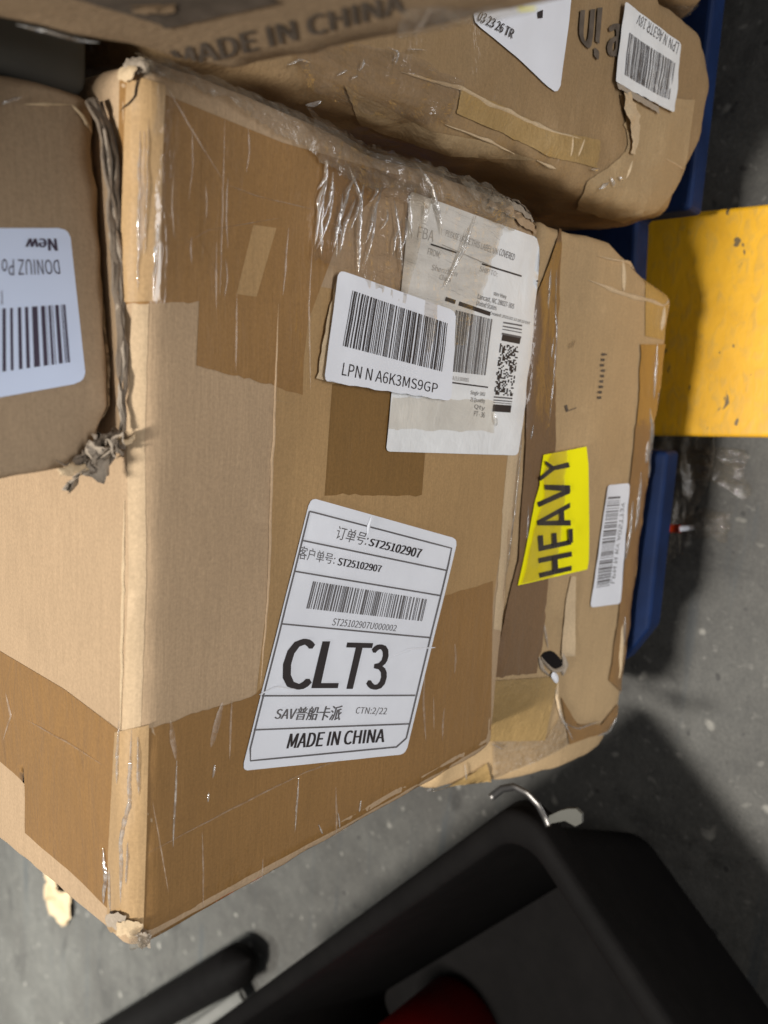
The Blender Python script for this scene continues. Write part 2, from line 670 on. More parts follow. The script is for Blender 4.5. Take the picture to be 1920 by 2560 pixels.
def bars(B, parent, q, spec, mat=None, off=.0008, name='barcode', lift=None):
    """spec: list of (start,end) in 0..1"""
    vs, fs = [], []
    for a, b in spec:
        k = len(vs)
        for i in range(7):
            t = i / 6
            for s in (a, b):
                c, nr = cast(B, *bil(q, s, t))
                vs.append(c + nr * height(parent, c, off))
        for i in range(6):
            z = k + 2 * i
            fs.append((z, z + 2, z + 3, z + 1))
    return link(name, pymesh(name, vs, fs, False), mat or INK, parent)


def code(n, seed, wide=.45):
    r = random.Random(seed)
    x, out = 0, []
    for i in range(n):
        w = r.choice((1, 1, 1, 2, 2, 3)) if r.random() < wide + .3 else 1
        g = r.choice((1, 1, 2, 2, 3))
        out.append((x, x + w))
        x += w + g
    x = out[-1][1]
    return [(a / x, b / x) for a, b in out]


def lines(B, parent, segs, w, mat=None, off=.00085, name='ruled_lines'):
    """thin printed rules, segs = polylines in photo pixels"""
    vs, fs = [], []
    for sg in segs:
        n = max(2, int(sum(np.linalg.norm(np.subtract(a, b)) for a, b in zip(sg, sg[1:])) / 40))
        pts = resample(sg, n)
        for i, p in enumerate(pts):
            tn = pts[min(i + 1, n)] - pts[max(i - 1, 0)]
            tn = tn / np.linalg.norm(tn)
            nn = np.array([-tn[1], tn[0]]) * w / 2
            for sgn in (-1, 1):
                c, nr = cast(B, *(p + nn * sgn))
                vs.append(c + nr * height(parent, c, off))
        k = len(vs) - 2 * (n + 1)
        for i in range(n):
            a = k + 2 * i
            fs.append((a, a + 2, a + 3, a + 1))
    return link(name, pymesh(name, vs, fs, False), mat or INK_G, parent)


def creases(name, B, segs, mat, h=.0006, off=.0004, parent=None, wob=.4):
    """raised folds, each an object of its own: segs = (points, width px)"""
    for pts, w in segs:
        vs, fs = [], []
        n = max(6, int(sum(np.linalg.norm(np.subtract(a, b)) for a, b in zip(pts, pts[1:])) / 10))
        rp = resample(pts, n)
        nav = Vector((0, 0, 0))
        for i, p in enumerate(rp):
            tn = rp[min(i + 1, n)] - rp[max(i - 1, 0)]
            tn = tn / (np.linalg.norm(tn) + 1e-9)
            f = math.sin(math.pi * min(1, max(0.02, i / n))) ** .6
            ww = w * f * (1 - wob + 2 * wob * abs(noise.noise(Vector((p[0] * .03, p[1] * .03, w)))))
            nn = np.array([-tn[1], tn[0]]) * ww / 2
            p = p + nn * 2 * wob * noise.noise(Vector((p[0] * .02, p[1] * .02, 3)))
            for sgn, hh in ((-1, 0), (-.35, h * .8), (.1, h), (1, 0)):
                c, nr = cast(B, *(p + nn * sgn))
                vs.append(c + nr * (off + hh * f))
                nav = nav + nr
        for i in range(n):
            for j in range(3):
                a = 4 * i + j
                fs.append((a, a + 4, a + 5, a + 1))
        k = fs[len(fs) // 2]
        if (Vector(vs[k[1]]) - Vector(vs[k[0]])).cross(Vector(vs[k[2]]) - Vector(vs[k[1]])).dot(nav) < 0:
            fs = [tuple(reversed(q)) for q in fs]
        link(name, pymesh(name, vs, fs), mat, parent or B.root)


def patch(name, pts, mat, parent, wr=.0, freq=60, seed=0, m=6, thick=0.0):
    """free sheet between two rows of layout-unit points; pts = (rowA, rowB)"""
    A, C = pts
    n = 24
    ra, rc = resample([tuple(M(p)) for p in A], n), resample([tuple(M(p)) for p in C], n)
    vs, fs = [], []
    for i in range(n + 1):
        for j in range(m + 1):
            t = j / m
            p = Vector(ra[i] * (1 - t) + rc[i] * t)
            q_ = p.copy()
            ed = 1 + 1.2 * (j in (0, m)) + .6 * (i in (0, n))
            p += noise.noise_vector(q_ * freq + Vector((seed, 0, 0))) * wr * ed
            p += noise.noise_vector(q_ * freq * 2.9 + Vector((0, seed, 0))) * wr * .5 * ed
            p += noise.noise_vector(q_ * freq * 6.3 + Vector((0, 0, seed))) * wr * .3 * ed
            vs.append(p)
    for i in range(n):
        for j in range(m):
            a = i * (m + 1) + j
            fs.append((a, a + m + 1, a + m + 2, a + 1))
    me = pymesh(name, vs, fs)
    o = link(name, me, mat, parent)
    if thick:
        md = o.modifiers.new('thick', 'SOLIDIFY')
        md.thickness = thick
    return o


def box_mesh(name, lo, hi, mat, parent, bev=.004, taper=0):
    """bevelled block, layout units"""
    bm = bmesh.new()
    bmesh.ops.create_cube(bm, size=1)
    a, b = M(lo), M(hi)
    for v in bm.verts:
        v.co = Vector([a[i] + (b[i] - a[i]) * (v.co[i] + .5) for i in range(3)])
    bmesh.ops.bevel(bm, geom=bm.edges[:], offset=bev, segments=3, affect='EDGES', profile=.5)
    me = bpy.data.meshes.new(name)
    bm.to_mesh(me)
    bm.free()
    for p in me.polygons:
        p.use_smooth = True
    return link(name, me, mat, parent)


def tube(name, pts, r, mat, parent, flat=1.0, seg=10):
    """pts in layout units; r metres"""
    n = len(pts)
    P3 = [M(p) for p in pts]
    vs, fs = [], []
    up = Vector((0, 0, 1))
    for i, p in enumerate(P3):
        t = (P3[min(i + 1, n - 1)] - P3[max(i - 1, 0)]).normalized()
        a = t.cross(up)
        if a.length < .1:
            a = t.cross(Vector((1, 0, 0)))
        a.normalize()
        b = t.cross(a)
        for k in range(seg):
            an = 2 * math.pi * k / seg
            vs.append(p + a * (r * math.cos(an)) + b * (r * flat * math.sin(an)))
    for i in range(n - 1):
        for k in range(seg):
            fs.append((i * seg + k, i * seg + (k + 1) % seg, (i + 1) * seg + (k + 1) % seg, (i + 1) * seg + k))
    fs.append(tuple(range(seg)))
    fs.append(tuple(reversed(range((n - 1) * seg, n * seg))))
    return link(name, pymesh(name, vs, fs), mat, parent)
#==BODY==

# ------------------------------------------------------------------ blue pallet
PT = -2.362                      # pallet deck height
pal = thing('pallet', 'blue plastic pallet carrying the stack of worn cartons', 'pallet', M((.3, 1.5, FLOOR)))
bm = bmesh.new()
outl = [(-.77, .945), (-.91, 1.02), (-.93, 1.15), (-.93, 2.6), (2.3, 2.6), (2.3, 1.02), (1.2, 1.02), (.525, 1.0), (.518, 1.165), (-.20, 1.10), (-.195, .965)]
top = [bm.verts.new(M((x, y, PT))) for x, y in outl]
bot = [bm.verts.new(M((x, y + .005, PT - .105))) for x, y in outl]
bm.faces.new(list(reversed(top)))
bm.faces.new(bot)
for i in range(len(outl)):
    j = (i + 1) % len(outl)
    bm.faces.new((top[i], top[j], bot[j], bot[i]))
bmesh.ops.recalc_face_normals(bm, faces=bm.faces[:])
bmesh.ops.bevel(bm, geom=bm.edges[:], offset=.004, segments=3, affect='EDGES', profile=.5)
me = bpy.data.meshes.new('deck')
bm.to_mesh(me)
bm.free()
link('deck', me, BLUE_P, pal)
for x0, x1 in ((-.86, -.5), (.72, 1.12), (1.9, 2.25)):
    box_mesh('runner', (x0, 1.35, FLOOR + .002), (x1, 2.56, PT - .105), BLUE_P, pal)

# ------------------------------------------------------------------ yellow fork
fk = thing('pallet_fork', 'scuffed yellow painted steel fork pushed in under the blue pallet', 'fork', M((.2, 1.2, FLOOR)))
FZ = -2.62
qa, qb = P(1600, 543, 2, FZ), P(1920, 509, 2, FZ)
qc, qd = P(1660, 1090, 2, FZ), P(1920, 1094, 2, FZ)


def ext(a, b, y):
    t = (y - a.y) / (b.y - a.y)
    return a + (b - a) * t


bm = bmesh.new()
prof = []
for y in (2.2, .15):
    r, l = ext(qa, qb, y), ext(qc, qd, y)
    ring = [(l.x, FZ), (r.x, FZ), (r.x, FZ - .15), (r.x - .04, FZ - .15), (r.x - .04, FZ - .035), (l.x + .04, FZ - .035), (l.x + .04, FZ - .15), (l.x, FZ - .15)]
    prof.append([bm.verts.new(M((x, y, z))) for x, z in ring])
for i in range(8):
    j = (i + 1) % 8
    bm.faces.new((prof[0][i], prof[0][j], prof[1][j], prof[1][i]))
bm.faces.new(prof[0])
bm.faces.new(list(reversed(prof[1])))
bmesh.ops.recalc_face_normals(bm, faces=bm.faces[:])
bmesh.ops.bevel(bm, geom=[e for e in bm.edges], offset=.0035, segments=3, affect='EDGES', profile=.5)
me = bpy.data.meshes.new('fork_blade')
bm.to_mesh(me)
bm.free()
link('fork_blade', me, yellow_paint(), fk)
# roller bracket that keeps the blade off the floor, far under the pallet
box_mesh('fork_roller', (.1, 1.9, FLOOR + .002), (.4, 2.1, FZ - .03), BLACK_P, fk)

# ------------------------------------------------------------------ carton: lower (HEAVY)
low = thing('carton', 'battered carton at the bottom of the stack bearing a yellow HEAVY sticker', 'box', M((-.4, 1.4, PT)), 'worn cartons stacked on the pallet')
LB = carton(low, K_LOW, [(-1.19, 1.0, -2.355), (.275, 1.0, -2.335), (-1.28, 1.75, -2.355), (.30, 1.75, -2.355),
                         (-1.16, 1.03, -1.622), (.365, 1.03, -1.618), (-1.30, 1.75, -1.622), (.40, 1.75, -1.622)],
            rad=.010, step=.009, amp=.0016, seed=3,
            dents=[((-1.17, 1.02, -1.62), .24, (-.02, .17, .0)), ((.36, 1.0, -1.95), .17, (.05, .01, 0)),
                   ((-1.2, 1.0, -2.36), .08, (.03, .03, .04)), ((-.72, 1.0, -1.92), .06, (0, .025, 0)),
                   ((.25, 1.0, -1.75), .12, (0, .03, 0)), ((-.2, 1.0, -1.95), .12, (0, -.015, 0))])

# ------------------------------------------------------------------ carton: main (CLT3)
main = thing('carton', 'large brown carton in the middle of the stack with the white CLT3 label', 'box', M((-.3, 1.4, -1.605)), 'worn cartons stacked on the pallet')
MB = carton(main, K_MAIN, [(-.957, 1.0, -1.608), (.366, 1.0, -1.592), (-1.09, 1.9, -1.608), (.42, 1.9, -1.60),
                           (-.985, 1.0, -.572), (.388, 1.0, -.568), (-1.11, 1.9, -.575), (.42, 1.9, -.575)],
            rad=.0112, step=.008, amp=.0009, seed=1, edge_amp=.0009,
            dents=[((.35, 1.0, -1.05), .10, (-.008, .02, 0)), ((-.3, 1.0, -.82), .12, (0, .012, 0)), ((.2, 1.0, -.82), .12, (0, .008, 0)),
                   ((.36, 1.0, -1.58), .05, (-.01, .02, .01))])

# ------------------------------------------------------------------ carton: right (crushed)
rgt = thing('carton', 'tall crushed carton with torn corner and white labels behind the printed carton', 'box', M((.7, 1.4, PT)), 'worn cartons stacked on the pallet')
RB = carton(rgt, K_RIGHT, [(.455, .985, -2.358), (.965, .975, -2.358), (.50, 1.9, -2.355), (1.0, 1.9, -2.355),
                           (.425, 1.05, -.62), (.988, 1.03, -.62), (.48, 1.9, -.62), (1.0, 1.9, -.62)],
            rad=.014, step=.006, amp=.0022, seed=6, edge_amp=.002, ridge=.0026,
            dents=[((.45, .98, -2.36), .2, (.03, .04, .07)), ((.96, .98, -2.36), .08, (-.02, .02, .02)),
                   ((.44, 1.05, -1.5), .12, (.02, .02, 0)), ((.5, 1.3, -1.6), .2, (.03, 0, 0)), ((.43, 1.05, -1.15), .10, (.015, .02, 0))])

# ------------------------------------------------------------------ carton: sliver at the right end
slv = thing('carton', 'plastic wrapped carton corner showing at the end of the blue pallet', 'box', M((1.3, 1.4, PT)), 'worn cartons stacked on the pallet')
SB = carton(slv, K_RIGHT, [(1.015, 1.0, -2.355), (1.7, 1.0, -2.355), (1.03, 1.9, -2.355), (1.7, 1.9, -2.355),
                           (1.015, 1.03, -1.0), (1.7, 1.03, -1.0), (1.03, 1.9, -1.0), (1.7, 1.9, -1.0)],
            rad=.014, step=.014, amp=.002, seed=9, dents=[((1.01, 1.0, -2.36), .1, (.02, .02, .05))])

# ------------------------------------------------------------------ carton: upper left (New)
upl = thing('carton', 'carton on top of the CLT3 carton with upside down label reading New', 'box', M((.1, 1.4, -.57)), 'worn cartons stacked on the pallet')
a = P(278, 1118, 2, -.556)
b = P(222, 243, 2, -.556)
UB = carton(upl, K_UP, [(a.x - .01, a.y, -.563), (b.x, b.y, -.563), (a.x, 1.8, -.563), (b.x + .03, 1.8, -.563),
                        (a.x - .085, a.y, -.16), (b.x + .012, b.y - .01, -.16), (a.x - .06, 1.8, -.16), (b.x + .03, 1.8, -.16)],
            rad=.004, step=.008, amp=.0010, seed=12,
            dents=[((a.x, a.y, -.57), .04, (.025, .015, .02)), ((b.x, b.y, -.4), .06, (-.01, .02, 0))])

# ------------------------------------------------------------------ carton: printed, at the right above
tpb = thing('carton', 'carton printed MADE IN CHINA jutting out above the other cartons', 'box', M((.6, .6, -.62)), 'worn cartons stacked on the pallet')
TB = carton(tpb, K_TOP, [(.33, .27, -.663), (.95, .27, -.663), (.33, .822, -.590), (.95, .822, -.590),
                         (.33, .30, -.14), (.95, .30, -.14), (.33, 1.04, -.14), (.95, 1.04, -.14)],
            rad=.006, step=.009, amp=.0012, seed=15, dents=[((.33, .62, -.6), .2, (0, 0, -.012))])

# ------------------------------------------------------------------ grey tote behind, in the gap
gt = thing('grey_tote', 'dark grey plastic tote in the gap behind the upper cartons', 'tote', M((.7, 1.5, -.57)))
g0 = P(255, 128, 0, .40)
box_mesh('tote_wall', (.345, 1.13, -.566), (.9, g0.y + .7, -.12), GREY_P, gt, .006)  # wall enlarged so its dark grey stands in for shadow in the gap
box_mesh('tote_rim', (.335, 1.10, -.30), (.92, g0.y + .73, -.25), GREY_P, gt, .003)

# ------------------------------------------------------------------ black bin
bn = thing('black_bin', 'open black plastic bin standing on the floor below the cartons', 'bin', M((-2.2, 1.3, FLOOR)))
e1 = Vector((-.7815, .6239, 0))
e2 = Vector((-.6239, -.7815, 0))
LA, LBn, RZ = 2.7, 1.75, -2.0
C0 = P(1306, 1988, 2, RZ)


def rring(off, z, rad=.12, seg=6):
    """rounded rectangle in the bin's own frame"""
    pts = []
    for cx, cy, a0 in ((off + rad, off + rad, 180), (LA - off - rad, off + rad, 270), (LA - off - rad, LBn - off - rad, 0), (off + rad, LBn - off - rad, 90)):
        for k in range(seg + 1):
            an = math.radians(a0 + 90 * k / seg)
            p = C0 + e1 * (cx + rad * math.cos(an)) + e2 * (cy + rad * math.sin(an))
            pts.append(Vector((p.x, p.y, z)))
    return pts


def loft(name, rings, mat, parent, cap=False):
    n = len(rings[0])
    vs = [M(p) for r in rings for p in r]
    fs = []
    for i in range(len(rings) - 1):
        for k in range(n):
            fs.append((i * n + k, i * n + (k + 1) % n, (i + 1) * n + (k + 1) % n, (i + 1) * n + k))
    if cap:
        fs.append(tuple(range((len(rings) - 1) * n, len(rings) * n)))
    return link(name, pymesh(name, vs, fs), mat, parent)


loft('bin_wall', [rring(.05, RZ - .03), rring(.10, RZ - .2), rring(.30, FLOOR + .03), rring(.34, FLOOR + .004, .1), rring(.36, FLOOR + .04, .1),
                  rring(.12, RZ - .18), rring(.085, RZ - .01)], BLACK_P, bn)
loft('bin_floor', [rring(.34, FLOOR + .05, .1), rring(.45, FLOOR + .055, .1)], BLACK_P, bn, True)
rim = [rring(.085, RZ - .03)]
for k in range(9):
    an = math.pi * k / 8
    rim.append(rring(.043 + .042 * math.cos(an), RZ + .022 * math.sin(an)))
rim += [rring(.0, RZ - .075), rring(.012, RZ - .078), rring(.012, RZ - .01)]
loft('bin_rim', rim, BLACK_P, bn)
# bent steel catch over the corner
h = [P(1228, 1993, 2, RZ + .035), P(1255, 1972, 2, RZ + .04), P(1285, 1967, 2, RZ + .045), P(1318, 1984, 2, RZ + .045), P(1345, 2013, 2, RZ + .04), P(1362, 2045, 2, RZ + .03), P(1371, 2066, 2, RZ + .03)]
hs = []
for i in range(len(h) - 1):
    for k in range(4):
        hs.append(h[i].lerp(h[i + 1], k / 4))
hs.append(h[-1])
cat = tube('steel_catch', hs, .0032, STEEL, bn, .45)
tb = [P(1372, 2040, 2, RZ + .03), P(1400, 2027, 2, RZ + .03), P(1420, 2022, 2, RZ + .03), P(1440, 2022, 2, RZ + .03), P(1454, 2035, 2, RZ + .03), P(1454, 2058, 2, RZ + .03), P(1438, 2066, 2, RZ + .03), P(1412, 2052, 2, RZ + .03), P(1372, 2060, 2, RZ + .03)]
bm = bmesh.new()
f = bm.faces.new([bm.verts.new(M(p)) for p in tb])
ex = bmesh.ops.extrude_face_region(bm, geom=[f])
for v in ex['geom']:
    if isinstance(v, bmesh.types.BMVert):
        v.co.z -= .003
bmesh.ops.recalc_face_normals(bm, faces=bm.faces[:])
me = bpy.data.meshes.new('catch_tab')
bm.to_mesh(me)
bm.free()
link('catch_tab', me, GREY_P, cat)
# red thing lying in the bin
rc = P(985, 2725, 2, -2.3)
rings = []
vs, fs = [], []
prof = [(0, .16), (.06, .155), (.13, .14), (.2, .1), (.235, .03), (.24, -.1), (.235, -.50), (0, -.50)]
for r, z in prof:
    for k in range(24):
        an = 2 * math.pi * k / 24
        vs.append(M((rc.x + r * math.cos(an), rc.y + r * math.sin(an), rc.z + z)))
for i in range(len(prof) - 1):
    for k in range(24):
        fs.append((i * 24 + k, i * 24 + (k + 1) % 24, (i + 1) * 24 + (k + 1) % 24, (i + 1) * 24 + k))
rd = thing('red_container', 'rounded red plastic container lying inside the black bin', 'container', M((rc.x, rc.y, rc.z - .50)))
link('container_body', pymesh('container_body', vs, fs), RED_P, rd)
vs2 = [tuple(v) for v in vs[:24 * 3]]
tube('moulded_ring', [(rc.x + .2 * math.cos(2 * math.pi * k / 24), rc.y + .2 * math.sin(2 * math.pi * k / 24), rc.z + .1) for k in range(25)], .002, RED_P, rd)

# ------------------------------------------------------------------ black bar on the floor
bar = thing('bumper_bar', 'black round ended bar with a pale edge strip lying on grey floor', 'bar', M((-4.4, 3.9, FLOOR)))
p0, p1 = P(598, 2412, 2, FLOOR + .16), P(250, 2610, 2, FLOOR + .16)
dd = (p1 - p0)
pts, rr = [], []
for k in range(7):
    pts.append(p0 + dd * (-.06 + .06 * math.sin(k / 6 * math.pi / 2)))
    rr.append(max(.03, math.sin(k / 6 * math.pi / 2) ** .6))
for k in range(1, 12):
    pts.append(p0 + dd * (k / 8))
    rr.append(1)
vs, fs = [], []
for p, r in zip(pts, rr):
    c = M(p)
    t = dd.normalized()
    aa = t.cross(Vector((0, 0, 1))).normalized()
    for k in range(16):
        an = 2 * math.pi * k / 16
        vs.append(c + aa * (.036 * r * math.cos(an)) + Vector((0, 0, .036 * r * math.sin(an))))
n = len(pts)
for i in range(n - 1):
    for k in range(16):
        fs.append((i * 16 + k, i * 16 + (k + 1) % 16, (i + 1) * 16 + (k + 1) % 16, (i + 1) * 16 + k))
link('bar_body', pymesh('bar_body', vs, fs), BLACK_P, bar)
s0, s1 = P(606, 2488, 2, FLOOR + .1), P(480, 2575, 2, FLOOR + .1)
tube('edge_strip', [s0, s0.lerp(s1, .5), s1, s1 + (s1 - s0)], .011, plain('pale_rubber', (.17, .165, .15), rough=.8), bar, .5)

# ------------------------------------------------------------------ litter on the floor
def crumple(name, mat, ctr, size, seed, n=16, amp=.35):
    vs, fs = [], []
    for j in range(n + 1):
        for i in range(n + 1):
            x, y = (i / n - .5), (j / n - .5)
            q = Vector((x * 3 + seed, y * 3, seed))
            rr = 1 + .5 * noise.noise(q * .9)
            z = abs(noise.noise(q)) + .5 * abs(noise.noise(q * 2.3))
            ed = max(abs(x), abs(y)) * 2
            p = Vector((ctr.x + x * size[0] * rr + .1 * size[0] * noise.noise(q * 2), ctr.y + y * size[1] * rr, FLOOR + .012 + z * amp * size[0] * (1 - .6 * ed)))
            vs.append(M(p))
    for j in range(n):
        for i in range(n):
            a_ = j * (n + 1) + i
            fs.append((a_, a_ + 1, a_ + n + 2, a_ + n + 1))
    return link(name, pymesh(name, vs, fs), mat)


sp = crumple('paper_scrap', K_PALE, P(150, 2245, 2, FLOOR), (.42, .5), 3.3, amp=.3)
tag(sp, 'crumpled tan paper scrap on the grey floor beyond the big carton', 'scrap')
fw = crumple('plastic_wrap', T_MILK, P(1700, 1215, 2, FLOOR), (.5, .16), 5.1, 24, .12)
tag(fw, 'torn clear plastic wrap on the dark floor beside the pallet', 'wrap')
fw = crumple('plastic_wrap', T_WRINK, P(1768, 1160, 2, FLOOR), (.16, .30), 8.4, 24, .2)
tag(fw, 'shiny crumpled clear plastic on the floor under the yellow fork', 'wrap')
fw = crumple('plastic_wrap', T_WRINK, P(1765, 1312, 2, FLOOR), (.10, .16), 2.4, 20, .3)
tag(fw, 'small clear plastic scrap beside the orange tipped piece on floor', 'wrap')
oc = P(1692, 1321, 2, FLOOR)
tp = thing('plastic_tag', 'small orange tipped white plastic piece lying on the dark floor', 'litter', M((oc.x, oc.y, FLOOR)))
e0, e9 = P(1668, 1320, 2, FLOOR + .03), P(1700, 1322, 2, FLOOR + .03)
tube('orange_tip', [e0, e0.lerp(e9, .5), e9], .0042, ORANGE, tp, .5)
tube('white_stem', [e9, P(1722, 1320, 2, FLOOR + .03), P(1735, 1318, 2, FLOOR + .02)], .0026, PAPER, tp, .6)

# ================================================================== main carton: tape, labels, print
# tape on the right end, wrapping round the top edge
strip('brown_tape', MB, [(300, 190), (298, 300), (296, 480), (296, 762)], [(860, 420), (735, 560), (560, 752)], T_BROWN, m=26, off=.00018, jag=(0, 5, 0, 0), seed=1)
strip('brown_tape', MB, [(498, 740), (490, 912)], [(768, 560), (756, 985)], T_BROWN, n=16, m=20, off=.00024, jag=(0, 7, 0, 0), seed=2)
strip('brown_tape', MB, [(505, 300), (500, 600), (588, 760), (580, 930)], [(1000, 440), (860, 560), (770, 800), (750, 975)], T_BROWN, m=20, off=.0003, jag=(0, 5, 0, 0), seed=3)
strip('brown_tape', MB, [(830, 960), (811, 1234)], [(1075, 960), (1054, 1238)], T_DARK, m=16, off=.00022, jag=(0, 6, 0, 0), seed=4)
strip('brown_tape', MB, [(632, 562), (590, 735)], [(690, 570), (640, 742)], T_SEAM, n=10, m=6, off=.00035, seed=5)
# tape along the left end of the front and over the top edge onto the lid
strip('brown_tape', MB, [(318, 1838), (640, 1735), (650, 1720), (880, 1640), (1085, 1500), (1232, 1452)],
      [(345, 2385), (560, 2262), (700, 2187), (900, 2077), (1100, 1967), (1226, 1888)], T_BROWN, m=24, off=.0002, jag=(0, 0, 5, 0), seed=6)
strip('brown_tape', MB, [(-120, 1556), (160, 1722), (312, 1836)], [(-120, 1800), (64, 1958), (62, 2082), (190, 2190), (330, 2335)], T_BROWN, m=18, off=.0002, seed=7, jag=(0, 0, 0, 2))
# wide clear tape over the seam of the front
strip('clear_tape', MB, [(686, 1000), (676, 1300), (668, 1500), (640, 1740)], [(1285, 1120), (1262, 1300), (1236, 1480), (1220, 1600)], T_SEAM, m=20, off=.00012, seed=9)
strip('clear_tape', MB, [(700, 700), (690, 1000)], [(1300, 800), (1290, 1130)], T_SEAM, m=20, off=.00012, seed=10)
# glossy tape folded over the top edge, toned paler to paint its highlight
strip('edge_tape', MB, [(322, 185), (315, 300), (308, 500), (303, 756)], [(412, 215), (408, 300), (402, 500), (400, 752)], T_EDGE, m=10, off=.0005, wr=.0003, freq=60, seed=11)
strip('edge_tape', MB, [(290, 1830), (275, 2100), (270, 2330)], [(372, 1810), (366, 2080), (358, 2320)], T_EDGE, m=10, off=.0005, wr=.0003, freq=60, seed=12)
# paler strip painting the light caught along the edge, middle
strip('lit_edge', MB, [(330, 760), (318, 1100), (322, 1430), (305, 1830)], [(372, 760), (362, 1100), (366, 1430), (352, 1830)], K_EDGE_LIT, m=5, off=.00015, jag=(3, 3, 1.2, 1.2), seed=120)
creases('fold_line', MB, [([(695, 760), (686, 1000), (676, 1250), (668, 1500), (650, 1720)], 8)], K_MAIN, h=.0012, off=.0002)
creases('fold_line', MB, [([(312, 1250), (308, 1500), (302, 1830)], 9)], K_PALE, h=.0008, off=.0002)
# pale bare strip along the bottom edge
strip('bare_strip', MB, [(1310, 800), (1282, 1010), (1262, 1200), (1248, 1400), (1232, 1572)], [(1350, 800), (1320, 1010), (1298, 1200), (1285, 1400), (1264, 1580)], K_PALE, m=5, off=.00025, jag=(0, 4, 2, 2), seed=13)
# shiny glue line of tape at the bottom edge
creases('tape_edge', MB, [([(1322, 1060), (1306, 1200), (1290, 1330), (1282, 1440)], 9)], SHEEN, h=.0012, off=.0006)
creases('tape_crease', MB, [([(560, 300), (556, 440), (548, 740)], 4), ([(412, 212), (480, 330), (556, 452)], 5), ([(556, 458), (640, 490), (800, 528)], 4), ([(440, 620), (520, 575), (700, 545)], 3), ([(780, 600), (770, 760), (775, 980)], 4)], FAINT, h=.0006, off=.0005)
creases('tape_crease', MB, [([(720, 570), (706, 740)], 6), ([(590, 735), (588, 930)], 5)], FAINT, h=.0006, off=.0005)
creases('tape_crease', MB, [([(424, 1800), (430, 1850), (438, 1900)], 16), ([(555, 1755), (540, 1810), (525, 1868)], 18), ([(578, 1740), (572, 1900)], 6)], FAINT, h=.0007, off=.0006, wob=.2)
creases('tape_crease', MB, [([(440, 1900), (438, 1970), (434, 2040), (431, 2120)], 5)], SHEEN, h=.0009, off=.0006, wob=.2)
creases('tape_crease', MB, [([(535, 1910), (530, 1945)], 6), ([(520, 1980), (518, 2005)], 5), ([(745, 1940), (735, 2080)], 4), ([(795, 2060), (805, 2085)], 6), ([(843, 2030), (848, 2070)], 5), ([(900, 2000), (896, 2030)], 4)], SHEEN, h=.0009, off=.0006)
creases('tape_crease', MB, [([(370, 2130), (560, 2030), (760, 1930), (960, 1860)], 5), ([(420, 2230), (380, 2000)], 4)], FAINT, h=.0006, off=.0005)
creases('edge_glint', MB, [([(352, 330), (350, 480), (346, 730)], 12), ([(392, 560), (389, 660), (382, 745)], 13), ([(372, 300), (368, 480), (362, 640)], 7)], SHEEN, h=.001, off=.0008)  # pale glossy film strokes painting the highlight along the taped edge
creases('edge_glint', MB, [([(331, 1822), (327, 1900), (324, 2010), (306, 2100), (305, 2260)], 13), ([(345, 1840), (348, 1990)], 9), ([(302, 1800), (296, 1960)], 4), ([(262, 2120), (268, 2200), (262, 2260)], 11), ([(322, 2100), (318, 2210)], 5), ([(277, 2170), (281, 2280)], 4)], SHEEN, h=.001, off=.0008)  # painted highlight strokes on the left end of the edge
rr = random.Random(21)
fc = []
for k in range(16):
    x, y = rr.choice(((rr.uniform(420, 780), rr.uniform(300, 700)), (rr.uniform(420, 1000), rr.uniform(1850, 2150)), (rr.uniform(1050, 1200), rr.uniform(1520, 1800))))
    ln = rr.uniform(60, 200)
    fc.append(([(x, y), (x + rr.uniform(-6, 6), y + ln / 2), (x + rr.uniform(-10, 4), y + ln)], rr.uniform(3, 7)))
creases('tape_crease', MB, fc, FAINT, h=.0005, off=.0005, wob=.25)
# lid of the carton: soft dents and tape folds
creases('lid_crease', MB, [([(70, 1800), (180, 1860), (260, 1912)], 4), ([(10, 1850), (30, 1790), (16, 1730)], 5)], FAINT, h=.0006, off=.0005)

for k, (x, y, w_) in enumerate(((330, 2318, 26), (352, 2335, 22), (300, 2300, 22), (345, 2352, 16), (360, 2345, 14))):
    strip('torn_fibre', MB, [(x - w_, y - 22), (x, y - 26), (x + w_, y - 16)], [(x - w_, y + 10), (x + 2, y + 16), (x + w_ * .8, y + 8)], (K_PALE, T_MILK, K_TORN, T_MILK, K_TORN)[k], n=14, m=6, off=.0008, wr=.0026, freq=130, seed=130 + k, jag=(2, 2, 4, 5))
for k, (x, y, w_) in enumerate(((350, 172, 28), (330, 190, 20), (392, 180, 30))):
    strip('torn_fibre', MB, [(x - w_, y - 12), (x, y - 16), (x + w_, y - 8)], [(x - w_, y + 16), (x + 2, y + 20), (x + w_ * .8, y + 14)], (K_TORN, K_PALE, T_MILK)[k], n=14, m=6, off=.0008, wr=.0022, freq=130, seed=140 + k, jag=(2, 2, 4, 5))

creases('torn_crack', MB, [([(352, 190), (345, 215), (343, 240), (330, 258), (318, 268), (305, 285)], 6)], HOLE, h=.0002, off=.0012)
creases('edge_highlight', MB, [([(362, 330), (360, 420), (358, 520), (354, 640)], 16)], FAINT, h=.0005, off=.0009)  # pale film stroke painting a soft highlight on the edge

# shipping label, half under tape
sl = label('shipping_label', MB, [(1022, 478), (1370, 606), (1291, 1138), (961, 1128)], PAPER_W, r=(.03, .015), n=24, m=30, off=.0011, wr=.0005, freq=45, seed=2)


